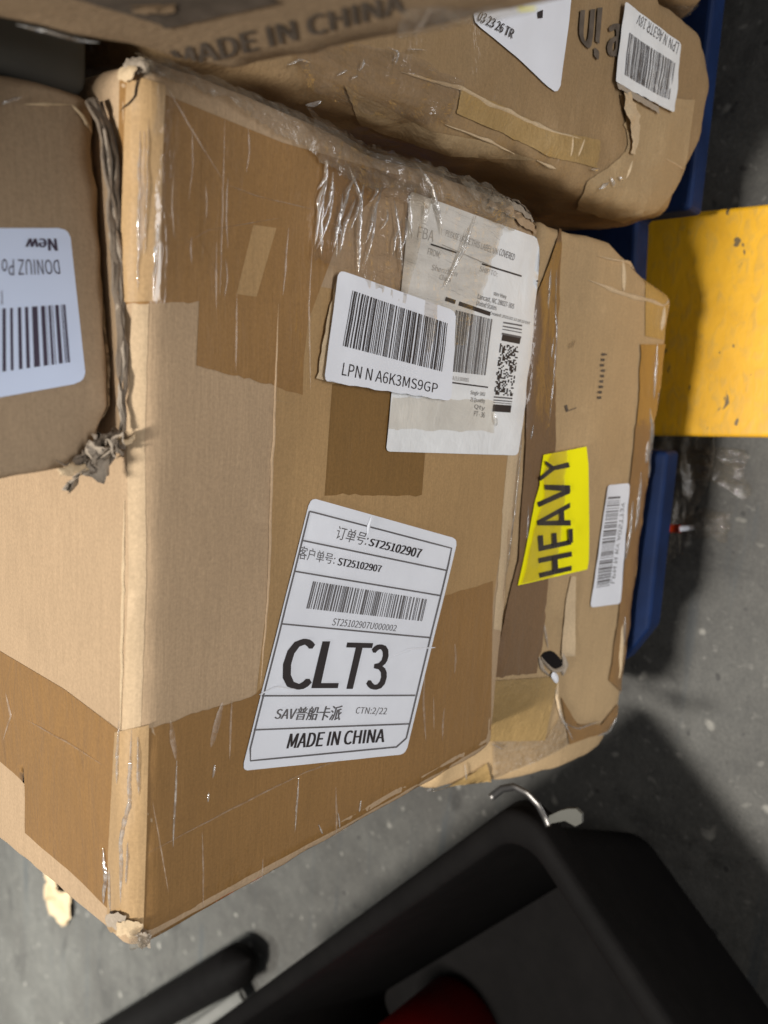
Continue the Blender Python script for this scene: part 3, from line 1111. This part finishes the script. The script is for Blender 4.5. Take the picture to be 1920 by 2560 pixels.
def rot_pdf(q, cols, rows, seed, fill=.5):
    r = random.Random(seed)
    vs, fs = [], []
    for i in range(cols):
        for j in range(rows):
            if r.random() < fill:
                k = len(vs)
                for s, t in ((i, j), (i + 1, j), (i + 1, j + 1), (i, j + 1)):
                    c, nr = cast(MB, *bil(q, s / cols, t / rows))
                    vs.append(c + nr * height(sl, c, 0))
                fs.append((k, k + 1, k + 2, k + 3))
    return link('block_code', pymesh('block_code', vs, fs, False), INK, sl)


O = .0016
text(MB, sl, 'FBA', [(1042, 566), (1082, 578), (1078, 605), (1038, 594)], INK_F, O)
text(MB, sl, 'PLEASE LEAVE THIS LABEL UN', [(1112, 575), (1242, 622), (1238, 638), (1108, 590)], INK_F, O)
text(MB, sl, 'COVERED', [(1246, 621), (1284, 636), (1280, 652), (1242, 638)], INK_G, O)
text(MB, sl, 'FROM:', [(1066, 620), (1098, 630), (1095, 646), (1063, 636)], INK_F, O)
text(MB, sl, 'Shenzhen', [(1076, 660), (1140, 678), (1137, 692), (1073, 675)], INK_F, O)
text(MB, sl, 'China', [(1096, 685), (1124, 693), (1121, 706), (1093, 698)], INK_F, O)
text(MB, sl, 'SHIP TO:', [(1196, 665), (1240, 680), (1238, 692), (1193, 678)], INK_F, O)
text(MB, sl, 'ster Hwy', [(1230, 728), (1262, 738), (1260, 750), (1228, 741)], INK_G, O)
text(MB, sl, 'Lancast, NC 28027-305', [(1191, 734), (1282, 760), (1279, 775), (1188, 750)], INK_G, O)
text(MB, sl, 'United States', [(1188, 750), (1238, 763), (1235, 776), (1185, 763)], INK_G, O)
bars(MB, sl, [(1110, 742), (1222, 780), (1220, 790), (1107, 752)], [(0, .22), (.3, 1)], INK, O, 'rule_bar')
text(MB, sl, 'Created: 2025/02 13 10:23 EST', [(1222, 778), (1322, 805), (1319, 813), (1219, 787)], INK, O)
lines(MB, sl, [[(1072, 611), (1100, 620), (1136, 632)], [(1200, 660), (1245, 674), (1340, 703)]], 4, INK, O)
lines(MB, sl, [[(1100, 612), (1230, 668)]], 2, INK_F, O)
lines(MB, sl, [[(1118, 955), (1215, 968)]], 3.5, INK, O)
bars(MB, sl, [(1135, 775), (1226, 798), (1209, 938), (1120, 928)], code(34, 5), INK_G, O)
text(MB, sl, 'FBA19JLB00002', [(1120, 938), (1168, 945), (1167, 955), (1119, 949)], INK_F, O)
for t_, y_ in (('Single SKU', 975), ('21 Quantity', 992), ('Qty', 1010), ('PT - 36', 1026)):
    text(MB, sl, t_, [(1172 + (10 if len(t_) < 9 else 0), y_), (1208, y_ + 5), (1206, y_ + 18), (1170 + (10 if len(t_) < 9 else 0), y_ + 13)], INK_G, O)
q4 = [(1254, 812), (1300, 822), (1272, 1030), (1227, 1026)]
bars(MB, sl, [(1300, 812), (1298, 846), (1250, 836), (1254, 804)], [(0, .12), (.3, .4), (.55, .62), (.85, 1)], INK_G, O, 'block_code')
bars(MB, sl, [(1252, 836), (1297, 845), (1294, 860), (1249, 851)], [(0, 1)], INK, O, 'block_code')
rot_pdf([(1246, 858), (1293, 867), (1276, 990), (1230, 986)], 14, 34, 4)
bars(MB, sl, [(1276, 994), (1274, 1012), (1228, 1008), (1230, 990)], [(0, .2), (.45, .6), (.8, .9)], INK_G, O, 'block_code')
bars(MB, sl, [(1228, 1010), (1274, 1013), (1272, 1031), (1226, 1028)], [(0, 1)], INK, O, 'block_code')

# wrinkled clear tape over the top of that label and along the torn right-hand edge
strip('wrinkled_tape', MB, [(800, 400), (770, 640)], [(1075, 470), (1000, 760)], T_WRINK, n=44, m=60, off=.0024, wr=.0016, freq=95, fold=.16, seed=21, jag=(6, 10, 0, 0))
strip('wrinkled_tape', MB, [(1018, 455), (985, 700), (960, 905)], [(1255, 560), (1200, 720), (1150, 860)], T_WRINK, n=34, m=44, off=.0025, wr=.0010, freq=80, fold=.2, seed=22, jag=(6, 8, 0, 6))
strip('wrinkled_tape', MB, [(975, 990), (960, 1070)], [(1230, 1000), (1228, 1080)], T_CLEAR, n=8, m=30, off=.0020, wr=.0005, fold=.2, seed=23, jag=(5, 5, 0, 0))
edge = [(340, 148), (420, 172), (520, 205), (640, 250), (760, 298), (880, 348), (980, 385), (1080, 425), (1180, 468), (1270, 502), (1352, 535)]
strip('edge_film', MB, edge, [(378, 190), (450, 215), (560, 262), (660, 318), (760, 366), (830, 432), (905, 470), (1000, 480), (1080, 500), (1150, 520), (1230, 560)], T_MILK, n=90, m=9, off=.0012, wr=.0026, freq=55, seed=24, jag=(0, 0, 5, 9))
strip('edge_film', MB, [(760, 300), (900, 356), (1000, 394), (1110, 432)], [(790, 400), (860, 460), (960, 500), (1060, 520)], T_WRINK, n=46, m=12, off=.0022, wr=.004, freq=80, seed=25, jag=(0, 6, 4, 12))
strip('torn_flap', MB, [(1080, 440), (1140, 465), (1190, 520), (1260, 580)], [(1110, 425), (1190, 462), (1262, 515), (1280, 575)], T_MILK, n=26, m=7, off=.0026, wr=.0028, freq=70, seed=26, jag=(3, 5, 5, 5))
for k, (dx, dy, sd) in enumerate(((0, 0, 1), (-8, 9, 2), (-18, 22, 3))):
    strip('torn_liner', MB, [(1236 + dx, 478 + dy), (1300 + dx, 505 + dy), (1358 + dx, 548 + dy)], [(1228 + dx, 496 + dy), (1292 + dx, 524 + dy), (1350 + dx, 566 + dy)],
          (K_TORN_D, K_TORN, K_MAIN)[k], n=26, m=5, off=.0022 - .0006 * k, wr=.0022, freq=120, seed=30 + sd, jag=(2, 2, 5, 4))
rr = random.Random(5)
cs = []
for k in range(15):
    x = rr.uniform(805, 1010)
    y0 = 400 + (x - 800) * .42 + rr.uniform(-5, 70)
    ln = rr.uniform(50, 190)
    bend = rr.uniform(-16, 10)
    cs.append(([(x, y0), (x - .14 * ln + bend, y0 + ln * .55), (x - .2 * ln + rr.uniform(-12, 6), y0 + ln)], rr.uniform(3, 6)))
creases('film_crease', MB, cs, SHEEN, h=.002, off=.0022)
creases('film_crease', MB, [([(862, 420), (890, 500), (886, 600), (888, 690)], 7), ([(878, 500), (848, 570), (838, 640)], 8), ([(1035, 420), (1068, 470), (1086, 530), (1094, 590)], 11), ([(1052, 510), (1050, 545)], 8),
                            ([(1180, 540), (1150, 620), (1100, 720)], 10), ([(1160, 570), (1120, 680)], 4), ([(975, 500), (985, 590), (996, 680)], 5), ([(1062, 460), (1075, 500), (1090, 560)], 7), ([(945, 470), (920, 540), (905, 610)], 5),
                            ([(1225, 1030), (1232, 1065)], 8), ([(1010, 490), (1020, 600)], 5), ([(800, 480), (790, 560), (795, 640)], 4)], SHEEN, h=.0022, off=.0024)

# white stock label with bar code on a piece of torn liner
strip('torn_liner', MB, [(840, 682), (812, 790), (786, 945)], [(900, 700), (890, 800), (860, 962)], K_PALE, n=16, m=4, off=.0012, wr=.0008, jag=(0, 2, 4, 0), seed=40)
LQ = [(834, 675), (1128, 778), (1116, 1003), (797, 953)]
lp = label('barcode_label', MB, LQ, PAPER, r=(.05, .06), n=18, m=12, off=.0034, wr=.0005, seed=4, jag=3)
bars(MB, lp, [(868, 727), (1106, 808), (1092, 928), (844, 864)], code(52, 9), INK, .0045)
text(MB, lp, 'LPN N A6K3MS9GP', [(846, 905), (1083, 958), (1080, 982), (841, 937)], INK, .0045)

# CLT3 label
CQ = [(774, 1243), (1142, 1347), (1012, 1884), (602, 1926)]
cl = label('address_label', MB, CQ, PAPER, r=(.035, .03), n=20, m=20, off=.0007, wr=.00035, freq=28, seed=6)
O = .0015
inner = [(771, 1277), (1127, 1370), (1008, 1864), (615, 1901)]


def le(t):
    a_, b_ = np.array(inner[0]), np.array(inner[3])
    return a_ + (b_ - a_) * t


def ri(t):
    a_, b_ = np.array(inner[1]), np.array(inner[2])
    return a_ + (b_ - a_) * t


seps = [((753, 1350), (1113, 1425)), ((733, 1427), (1098, 1488)), ((699, 1558), (1072, 1593)), ((652, 1738), (1035, 1737)), ((632, 1823), (1020, 1808))]
lines(MB, cl, [inner + [inner[0]]] + [[a_, b_] for a_, b_ in seps], 4, INK_G, O)
text(MB, cl, '订单号:', [(844, 1313), (924, 1334), (910, 1364), (835, 1346)], INK_G, O)
text(MB, cl, 'ST25102907', [(925, 1345), (1053, 1372), (1046, 1395), (917, 1363)], INK, O, bold=.014)
text(MB, cl, '客户单号:', [(748, 1362), (838, 1385), (832, 1411), (742, 1396)], INK_G, O)
text(MB, cl, 'ST25102907', [(845, 1393), (952, 1413), (948, 1430), (840, 1412)], INK, O, bold=.012)
bars(MB, cl, [(780, 1452), (1064, 1497), (1052, 1552), (763, 1520)], code(56, 3), INK_G, O)
text(MB, cl, 'ST25102907U000002', [(832, 1544), (990, 1562), (986, 1577), (826, 1562)], INK_G, O)
for ch, q in (('C', [(425, 1005), (602, 1005), (562, 1345), (368, 1345)]), ('L', [(662, 1022), (798, 1022), (742, 1335), (588, 1335)]),
              ('T', [(826, 1030), (980, 1034), (905, 1340), (760, 1340)]), ('3', [(985, 1040), (1098, 1045), (1062, 1345), (945, 1345)])):
    text(MB, cl, ch, [(560 + x / 2.676, 1220 + y / 2.676) for x, y in q], INK, O, bold=.011, name='printed_letter')
text(MB, cl, 'SAV普船卡派', [(692, 1768), (856, 1762), (846, 1800), (682, 1798)], INK_G, O, bold=.008)
text(MB, cl, 'CTN:2/22', [(890, 1765), (966, 1767), (962, 1788), (884, 1786)], INK_G, O)
text(MB, cl, 'MADE IN CHINA', [(724, 1832), (961, 1820), (956, 1854), (714, 1870)], INK, O, bold=.012)
creases('label_crease', MB, [([(1085, 1618), (1020, 1622), (960, 1645)], 8), ([(645, 1735), (690, 1715), (740, 1722)], 7), ([(925, 1290), (915, 1340)], 7)], PAPER, h=.0006, off=.001, parent=cl)

# ================================================================== lower carton: sticker, label, tape
strip('brown_tape', LB, [(1318, 800), (1312, 1100), (1292, 1400), (1268, 1500), (1240, 1650), (1236, 1690)], [(1402, 560), (1386, 900), (1384, 1200), (1372, 1400), (1352, 1600), (1338, 1680)], T_RED, m=12, off=.0010, wr=.0007, freq=45, seed=50, jag=(0, 6, 0, 5))  # brown tape; its dark tone also paints the shadow under the overhang
creases('tape_edge', LB, [([(1390, 600), (1384, 740), (1388, 840), (1380, 960), (1364, 1100)], 7), ([(1352, 1540), (1366, 1610), (1368, 1622)], 8), ([(1318, 1250), (1312, 1400)], 6)], SHEEN, h=.0012, off=.0008)
creases('tape_edge', LB, [([(1372, 660), (1366, 780)], 6), ([(1380, 840), (1374, 900)], 5), ([(1322, 1100), (1330, 1060)], 6)], SHEEN, h=.001, off=.0012)
hq = [(1384, 1121), (1464, 1116), (1468, 1422), (1292, 1462)]
# the sticker hangs on the slanted tape edge: widens downwards along its left side
hv = strip('warning_sticker', LB, [(1352, 1136), (1345, 1180), (1342, 1215), (1331, 1250), (1316, 1330), (1302, 1400), (1288, 1462)],
           [(1460, 1116), (1465, 1160), (1466, 1250), (1467, 1330), (1466, 1400), (1462, 1422)], YEL, n=30, m=12, off=.0022, seed=51)
strip('tape_overlap_shade', LB, [(1372, 1128), (1348, 1180), (1352, 1240), (1324, 1330), (1296, 1456)], [(1408, 1124), (1404, 1200), (1398, 1300), (1376, 1440)], T_OVER, n=20, m=8, off=.0034, jag=(0, 0, 3, 3), seed=151)  # tape film whose brown tint also paints shade onto the sticker
GL = {'H': [[(375, 1322), (683, 1252), (685, 1298), (385, 1367)], [(370, 1180), (680, 1118), (683, 1165), (372, 1227)], [(495, 1170), (542, 1160), (547, 1300), (500, 1310)]],
      'E': [[(372, 1072), (680, 1008), (682, 1054), (375, 1118)], [(363, 970), (408, 962), (414, 1090), (372, 1090)], [(490, 945), (530, 938), (537, 1060), (497, 1065)], [(638, 905), (680, 898), (682, 1030), (644, 1035)]],
      'A': [[(356, 832), (670, 658), (670, 706), (362, 872)], [(356, 832), (670, 822), (672, 874), (362, 872)], [(560, 735), (602, 720), (606, 835), (565, 838)]],
      'V': [[(358, 658), (374, 702), (668, 572), (665, 520)], [(424, 490), (430, 536), (668, 556), (665, 494)]],
      'Y': [[(655, 278), (668, 326), (505, 358), (488, 322)], [(376, 420), (384, 456), (516, 352), (500, 318)], [(422, 262), (432, 300), (505, 358), (512, 320)]]}
for ch, quads in GL.items():
    vs, fs = [], []
    for q in quads:
        q = [(1240 + x / 3.77, 1080 + y / 3.77) for x, y in q]
        k = len(vs)
        for j_ in range(3):
            for i_ in range(9):
                c, nr = cast(LB, *bil(q, i_ / 8, j_ / 2))
                vs.append(c + nr * (.0027 + .00003 * len(fs)))
        for j_ in range(2):
            for i_ in range(8):
                z = k + j_ * 9 + i_
                fs.append((z, z + 1, z + 10, z + 9))
    link('printed_letter', pymesh('printed_letter', vs, fs, False), INK, hv)
lq = [(1516, 1212), (1570, 1207), (1548, 1508), (1472, 1518)]
ll = label('barcode_label', LB, lq, PAPER, r=(.10, .03), n=10, m=18, off=.0012, wr=.001, freq=40, seed=52)
bars(LB, ll, [(1516, 1242), (1488, 1488), (1520, 1462), (1546, 1238)][0:1] + [(1486, 1468), (1520, 1462), (1546, 1240)], code(40, 12), INK_G, .0026)
text(LB, ll, 'LPN N KY A0ST72Y', [(1532, 1458), (1558, 1256), (1549, 1254), (1523, 1456)][::1], INK_G, .0026)
strip('bottom_tape', LB, [(1600, 860), (1595, 1000), (1572, 1200), (1560, 1400), (1540, 1560), (1520, 1700)], [(1660, 860), (1652, 1040), (1632, 1240), (1612, 1400), (1588, 1560), (1562, 1740)], T_BROWN, m=9, off=.0006, wr=.0009, freq=60, seed=53, jag=(2, 0, 2, 0))
creases('tape_edge', LB, [([(1622, 1020), (1630, 1060), (1626, 1100), (1620, 1200)], 12), ([(1640, 860), (1632, 1000)], 6), ([(1600, 1180), (1592, 1290), (1584, 1330)], 10), ([(1580, 1250), (1572, 1330), (1560, 1400)], 8), ([(1618, 1100), (1612, 1160)], 9), ([(1560, 1540), (1556, 1620)], 5)], SHEEN, h=.0016, off=.001)
strip('corner_tape', LB, [(1612, 690), (1612, 840)], [(1674, 735), (1658, 850)], T_GOLD, n=8, m=6, off=.0005, seed=54)
creases('fold_line', LB, [([(1470, 700), (1560, 735), (1620, 752), (1660, 765), (1676, 745)], 15), ([(1556, 650), (1558, 735)], 7), ([(1490, 640), (1560, 655), (1600, 670)], 6), ([(1660, 765), (1652, 830)], 10)], K_PALE, h=.0024, off=.0002)
strip('golden_tape', LB, [(1234, 1700), (1225, 1800), (1222, 1850)], [(1395, 1690), (1372, 1780), (1360, 1850)], T_GOLD, n=14, m=14, off=.0006, wr=.0013, freq=70, seed=55)
strip('golden_tape', LB, [(1060, 1985), (1160, 1940), (1215, 1905)], [(1075, 2000), (1160, 1978), (1228, 1950)], T_GOLD, n=14, m=8, off=.0006, wr=.002, freq=80, seed=56)
strip('clear_tape', LB, [(1230, 1850), (1360, 1850), (1400, 1780)], [(1230, 1945), (1345, 1900), (1420, 1860)], T_MILK, n=16, m=10, off=.0007, wr=.0014, freq=60, seed=57)
strip('bottom_tape', LB, [(1400, 1740), (1440, 1810), (1500, 1810), (1540, 1760)], [(1420, 1860), (1470, 1842), (1520, 1830), (1552, 1780)], T_BROWN, n=16, m=7, off=.0007, wr=.001, freq=60, seed=58)
strip('edge_fold', LB, [(1400, 1640), (1412, 1500), (1425, 1440)], [(1435, 1640), (1436, 1500), (1437, 1440)], K_PALE, n=14, m=4, off=.0006, wr=.001, freq=50, seed=59)
creases('tape_crease', LB, [([(1385, 1720), (1400, 1790), (1430, 1850)], 7), ([(1395, 1800), (1440, 1820), (1500, 1800)], 5), ([(1545, 1790), (1520, 1828), (1490, 1838)], 12), ([(1226, 1855), (1260, 1870)], 5), ([(1080, 1965), (1062, 1990)], 16), ([(1160, 1905), (1165, 1950)], 5)], SHEEN, h=.0016, off=.0014)
creases('fold_line', LB, [([(1392, 1690), (1388, 1740), (1402, 1800)], 9), ([(1555, 1560), (1545, 1700)], 14)], K_PALE, h=.002, off=.0008)
# punched hole with torn rim
hb = []
for k in range(13):
    an = 2 * math.pi * k / 12
    hb.append((1380 + 24 * math.cos(an) * (1 + .25 * math.sin(2 * an)) + 8 * math.sin(an), 1652 + 26 * math.sin(an)))
vs, fs = [], []
c, nr = cast(LB, 1380, 1652)
vs.append(c + nr * .0009)
for p in hb[:-1]:
    c, nr = cast(LB, *p)
    vs.append(c + nr * .0009)
for k in range(12):
    fs.append((0, 1 + k, 1 + (k + 1) % 12))
link('torn_hole', pymesh('torn_hole', vs, fs), HOLE, low)
creases('torn_rim', LB, [(hb[:8], 14), ([(1402, 1630), (1412, 1660), (1405, 1690)], 15), ([(1345, 1640), (1352, 1670), (1372, 1690)], 10)], K_TORN, h=.003, off=.0008)
creases('torn_rim', LB, [([(1378, 1678), (1386, 1706)], 24)], PAPER, h=.002, off=.002)
# small printed dots and smudges
vs, fs = [], []
rr = random.Random(8)
for k in range(9):
    cx, cy = 1508 - k * 1.1 + rr.uniform(-2, 2), 886 + k * 13.5
    for (ox, sz) in ((0, 4.2), (rr.uniform(-7, 7), 2.2)):
        z = len(vs)
        for s, t in ((-1, -1), (1, -1), (1, 1), (-1, 1)):
            c, nr = cast(LB, cx + ox + s * sz, cy + t * sz * .8)
            vs.append(c + nr * .0006)
        fs.append((z, z + 1, z + 2, z + 3))
link('printed_dots', pymesh('printed_dots', vs, fs, False), PRINT, low)
text(LB, low, 'L', [(1410, 1014), (1436, 1002), (1440, 1020), (1414, 1030)], PRINT, .0006)
text(LB, low, '///', [(1418, 860), (1436, 850), (1436, 866), (1420, 872)], PRINT_F, .0006)

# ================================================================== upper-left carton
UQ = [(-120, 572), (168, 574), (206, 946), (-120, 1008)]
ul = label('product_label', UB, [(-160, 571), (172, 571), (214, 955), (-160, 1022)], PAPER_B, r=(.085, .06), n=22, m=14, off=.0006, seed=7)
text(UB, ul, 'New', [(141, 628), (62, 625), (66, 597), (137, 597)], INK_B, .0013, bold=.015)
text(UB, ul, 'DONIUZ Po', [(149, 686), (2, 690), (2, 648), (144, 650)], INK_B, .0013)
text(UB, ul, 'x', [(6, 762), (1, 762), (1, 728), (5, 728)], INK_B, .0013)
bars(UB, ul, [(-120, 780), (-6, 773), (-6, 931), (-120, 950)], code(12, 31), INK_B, .0013)
bars(UB, ul, [(1, 772), (161, 762), (173, 906), (1, 930)], [(.02, .07), (.14, .18), (.26, .31), (.37, .42), (.48, .565), (.62, .68), (.70, .705), (.735, .77), (.79, .80), (.84, .895), (.93, .94), (.955, .965), (.975, 1)], INK_B, .0013)
# torn corrugated edge hanging below its bottom edge
for k, (dx, sd, mt_) in enumerate(((0, 1, K_TORN_D), (11, 2, K_TORN), (24, 3, K_TORN_D))):
    A_ = [P(222 + dx, 242 + 5 * k, 1, 1.085), P(262 + dx, 380, 1, 1.04), P(276 + dx * .8, 600, 1, 1.045), P(290 + dx * .6, 850, 1, 1.03), P(300 + dx * .2, 1075, 1, 1.02)]
    B_ = [P(236 + dx, 242 + 6 * k, 1, 1.08), P(281 + dx, 380, 1, 1.062), P(293 + dx * .8, 600, 1, 1.04), P(304 + dx * .5, 850, 1, 1.026), P(304 + dx * .2, 1075, 1, 1.018)]
    patch('torn_edge', (A_, B_), mt_, upl, wr=.0011, freq=95, seed=sd, m=5, thick=.0012)
for k, (mt_, A2, B2, w2) in enumerate((
        (K_TORN_D, [(244, 1096), (272, 1078), (300, 1072), (312, 1092)], [(150, 1186), (205, 1182), (262, 1150), (306, 1118)], .0030),
        (K_TORN, [(256, 1086), (276, 1082), (296, 1084), (304, 1098)], [(176, 1184), (226, 1176), (268, 1150), (300, 1124)], .0042),
        (K_TORN, [(252, 1098), (262, 1094), (276, 1092), (286, 1098)], [(210, 1168), (232, 1166), (252, 1156), (276, 1140)], .0050),
        (K_PALE, [(148, 1178), (170, 1166), (196, 1160), (214, 1150)], [(150, 1194), (178, 1192), (200, 1184), (222, 1170)], .0020))):
    dy_ = .010 + .006 * k
    patch('torn_fibre', ([P(x, y, 1, a.y - dy_) for x, y in A2], [P(x, y, 1, a.y - dy_ - .004) for x, y in B2]), mt_, upl, wr=w2, freq=150 - 20 * k, seed=40 + k, m=14, thick=.0003)
A_ = [P(296, 1085, 1, a.y - .03), P(318, 1102, 1, a.y - .035), P(334, 1092, 1, a.y - .035)]
B_ = [P(298, 1112, 1, a.y - .03), P(316, 1116, 1, a.y - .035), P(336, 1100, 1, a.y - .035)]
patch('torn_fibre', (A_, B_), K_PALE, upl, wr=.001, freq=120, seed=77, m=4, thick=.0004)
creases('fold_line', UB, [([(272, 760), (278, 900), (284, 1060)], 22), ([(178, 262), (205, 290), (230, 335)], 12), ([(60, 262), (180, 262)], 10)], K_PALE, h=.0012, off=.0002)
creases('tape_edge', UB, [([(2, 262), (30, 252), (56, 243)], 14)], SHEEN, h=.001, off=.0006)

# ================================================================== printed carton
text(TB, tpb, 'MADE IN CHINA', [(425, 125), (1005, -22), (1010, 28), (440, 176)], PRINT, .00025, bold=.012)
# dark printed picture: blotchy block with pale gaps
strip('printed_picture', TB, [(175, -10), (400, 58), (415, 68)], [(300, -70), (600, -50), (700, 3)], PRINT, n=24, m=16, off=.0004, jag=(2, 3, 2, 2), seed=60)
rr = random.Random(14)
for k in range(5):
    x, y = rr.uniform(330, 600), rr.uniform(3, 28)
    w_, h_ = rr.uniform(14, 42), rr.uniform(3, 9)
    strip('print_gap', TB, [(x - w_, y), (x, y - h_ * .6), (x + w_, y - h_)], [(x - w_ * .8, y + h_ * .6), (x, y + h_), (x + w_, y + h_ * .4)], (K_TOP, PRINT_F)[k % 2], n=8, m=3, off=.0007, jag=(2, 2, 2, 2), seed=61 + k)
strip('clear_tape', TB, [(1010, 2), (1100, 3), (1300, 2)], [(990, 88), (1120, 60), (1350, 10)], T_MILK, n=20, m=8, off=.0008, wr=.0012, freq=60, seed=70)
creases('tape_crease', TB, [([(1080, 4), (1062, 40), (1030, 78)], 12), ([(40, 56), (130, 78), (250, 110)], 10)], SHEEN, h=.001, off=.001)
strip('yellow_mark', TB, [(1296, 2), (1340, 1)], [(1300, 10), (1345, 6)], YEL, n=6, m=3, off=.0016, seed=71)

# ================================================================== right carton
rl = label('return_label', RB, [(1090, 10), (1424, 18), (1390, 230), (1180, 60)], PAPER, r=(.02, .05), n=14, m=14, off=.0008, seed=9) if False else None
vs, fs = [], []
rl = strip('return_label', RB, [(1432, -90), (1418, 60), (1404, 160), (1397, 216), (1390, 228)], [(1150, -90), (1185, 60), (1290, 145), (1362, 214), (1382, 229)], PAPER, n=22, m=12, off=.0012, seed=80)
text(RB, rl, '03 23 26 TR', [(1196, 30), (1280, 76), (1273, 98), (1186, 52)], INK, .002, bold=.008)
bars(RB, rl, [(1338, 30), (1350, 26), (1349, 46), (1338, 46)], [(0, 1)], INK, .002, 'printed_bar')
rb = label('barcode_label', RB, [(1552, 4), (1694, 112), (1676, 284), (1528, 208)], PAPER_W, r=(.04, .04), n=14, m=12, off=.0026, wr=.0016, freq=45, seed=11, jag=4)
bars(RB, rb, [(1562, 84), (1678, 160), (1662, 252), (1550, 190)], code(40, 21), INK_G, .0045)
text(RB, rb, 'LPN N A63TR 18V', [(1680, 138), (1580, 62), (1587, 36), (1687, 110)][0:4], INK_G, .0045)
text(RB, rgt, 'U!', [(1450, 25), (1500, 20), (1490, 150), (1444, 100)], PRINT, .0012, bold=.02)
text(RB, rgt, 'a', [(1520, 62), (1548, 58), (1542, 145), (1516, 140)], PRINT, .0012, bold=.02)
# torn outer liner: paler exposed paper towards the corner
strip('torn_liner', RB, [(1545, 235), (1560, 300), (1568, 360), (1545, 400), (1470, 450), (1440, 520)], [(1735, 250), (1725, 330), (1715, 400), (1700, 460), (1640, 530), (1560, 556)], K_RUB, n=34, m=16, off=.0004, wr=.0006, freq=30, seed=81, jag=(3, 3, 5, 0))
strip('torn_curl', RB, [(1543, 236), (1556, 290), (1572, 350), (1570, 385)], [(1562, 232), (1590, 290), (1588, 350), (1578, 388)], K_PALE, n=20, m=6, off=.0014, wr=.003, freq=70, seed=82, jag=(2, 2, 3, 4))
strip('torn_liner', RB, [(1530, 208), (1600, 246), (1640, 268)], [(1540, 226), (1605, 266), (1640, 286)], K_TORN, n=20, m=4, off=.0022, wr=.0012, freq=80, seed=83, jag=(2, 2, 0, 4))
strip('golden_tape', RB, [(1150, 222), (1260, 268), (1380, 330), (1500, 352)], [(1140, 285), (1250, 330), (1370, 390), (1490, 420)], T_GOLD, n=34, m=10, off=.0004, wr=.0006, freq=45, seed=84, jag=(2, 4, 2, 2))
strip('clear_tape', RB, [(720, 120), (860, 110), (1000, 130), (1150, 210)], [(760, 210), (900, 270), (1000, 300), (1120, 300)], T_WRINK, n=40, m=18, off=.0012, wr=.003, freq=38, seed=85, jag=(4, 4, 6, 6))
strip('torn_liner', RB, [(860, 215), (980, 275), (1080, 330), (1200, 350)], [(900, 310), (1000, 345), (1130, 390), (1340, 400)], K_RUB, n=34, m=12, off=.0003, wr=.0006, freq=40, seed=86, jag=(4, 4, 6, 4))
creases('fold_line', RB, [([(1000, 180), (1150, 222), (1290, 290), (1400, 335), (1470, 352)], 16), ([(1110, 310), (1200, 345), (1290, 385)], 10), ([(1340, 400), (1390, 422)], 10), ([(1430, 340), (1424, 395)], 6), ([(1460, 345), (1442, 395)], 5), ([(1580, 400), (1562, 450)], 7), ([(1660, 395), (1710, 425)], 8)], K_PALE, h=.0013, off=.0005)
creases('film_crease', RB, [([(1470, 424), (1490, 422)], 8), ([(1520, 445), (1528, 470)], 7), ([(1540, 442), (1548, 452)], 7), ([(1490, 470), (1515, 455)], 7), ([(835, 190), (850, 178), (862, 180)], 8), ([(870, 200), (882, 190)], 7), ([(960, 120), (985, 130), (980, 165)], 5), ([(900, 150), (890, 180)], 5), ([(710, 160), (740, 150), (770, 158)], 9), ([(1010, 125), (1060, 128)], 5), ([(760, 250), (800, 240)], 4)], SHEEN, h=.002, off=.0022)
strip('clear_tape', SB, [(1660, 4), (1720, 10), (1770, 8)], [(1700, 40), (1735, 60), (1768, 50)], T_MILK, n=12, m=6, off=.001, wr=.001, seed=90)
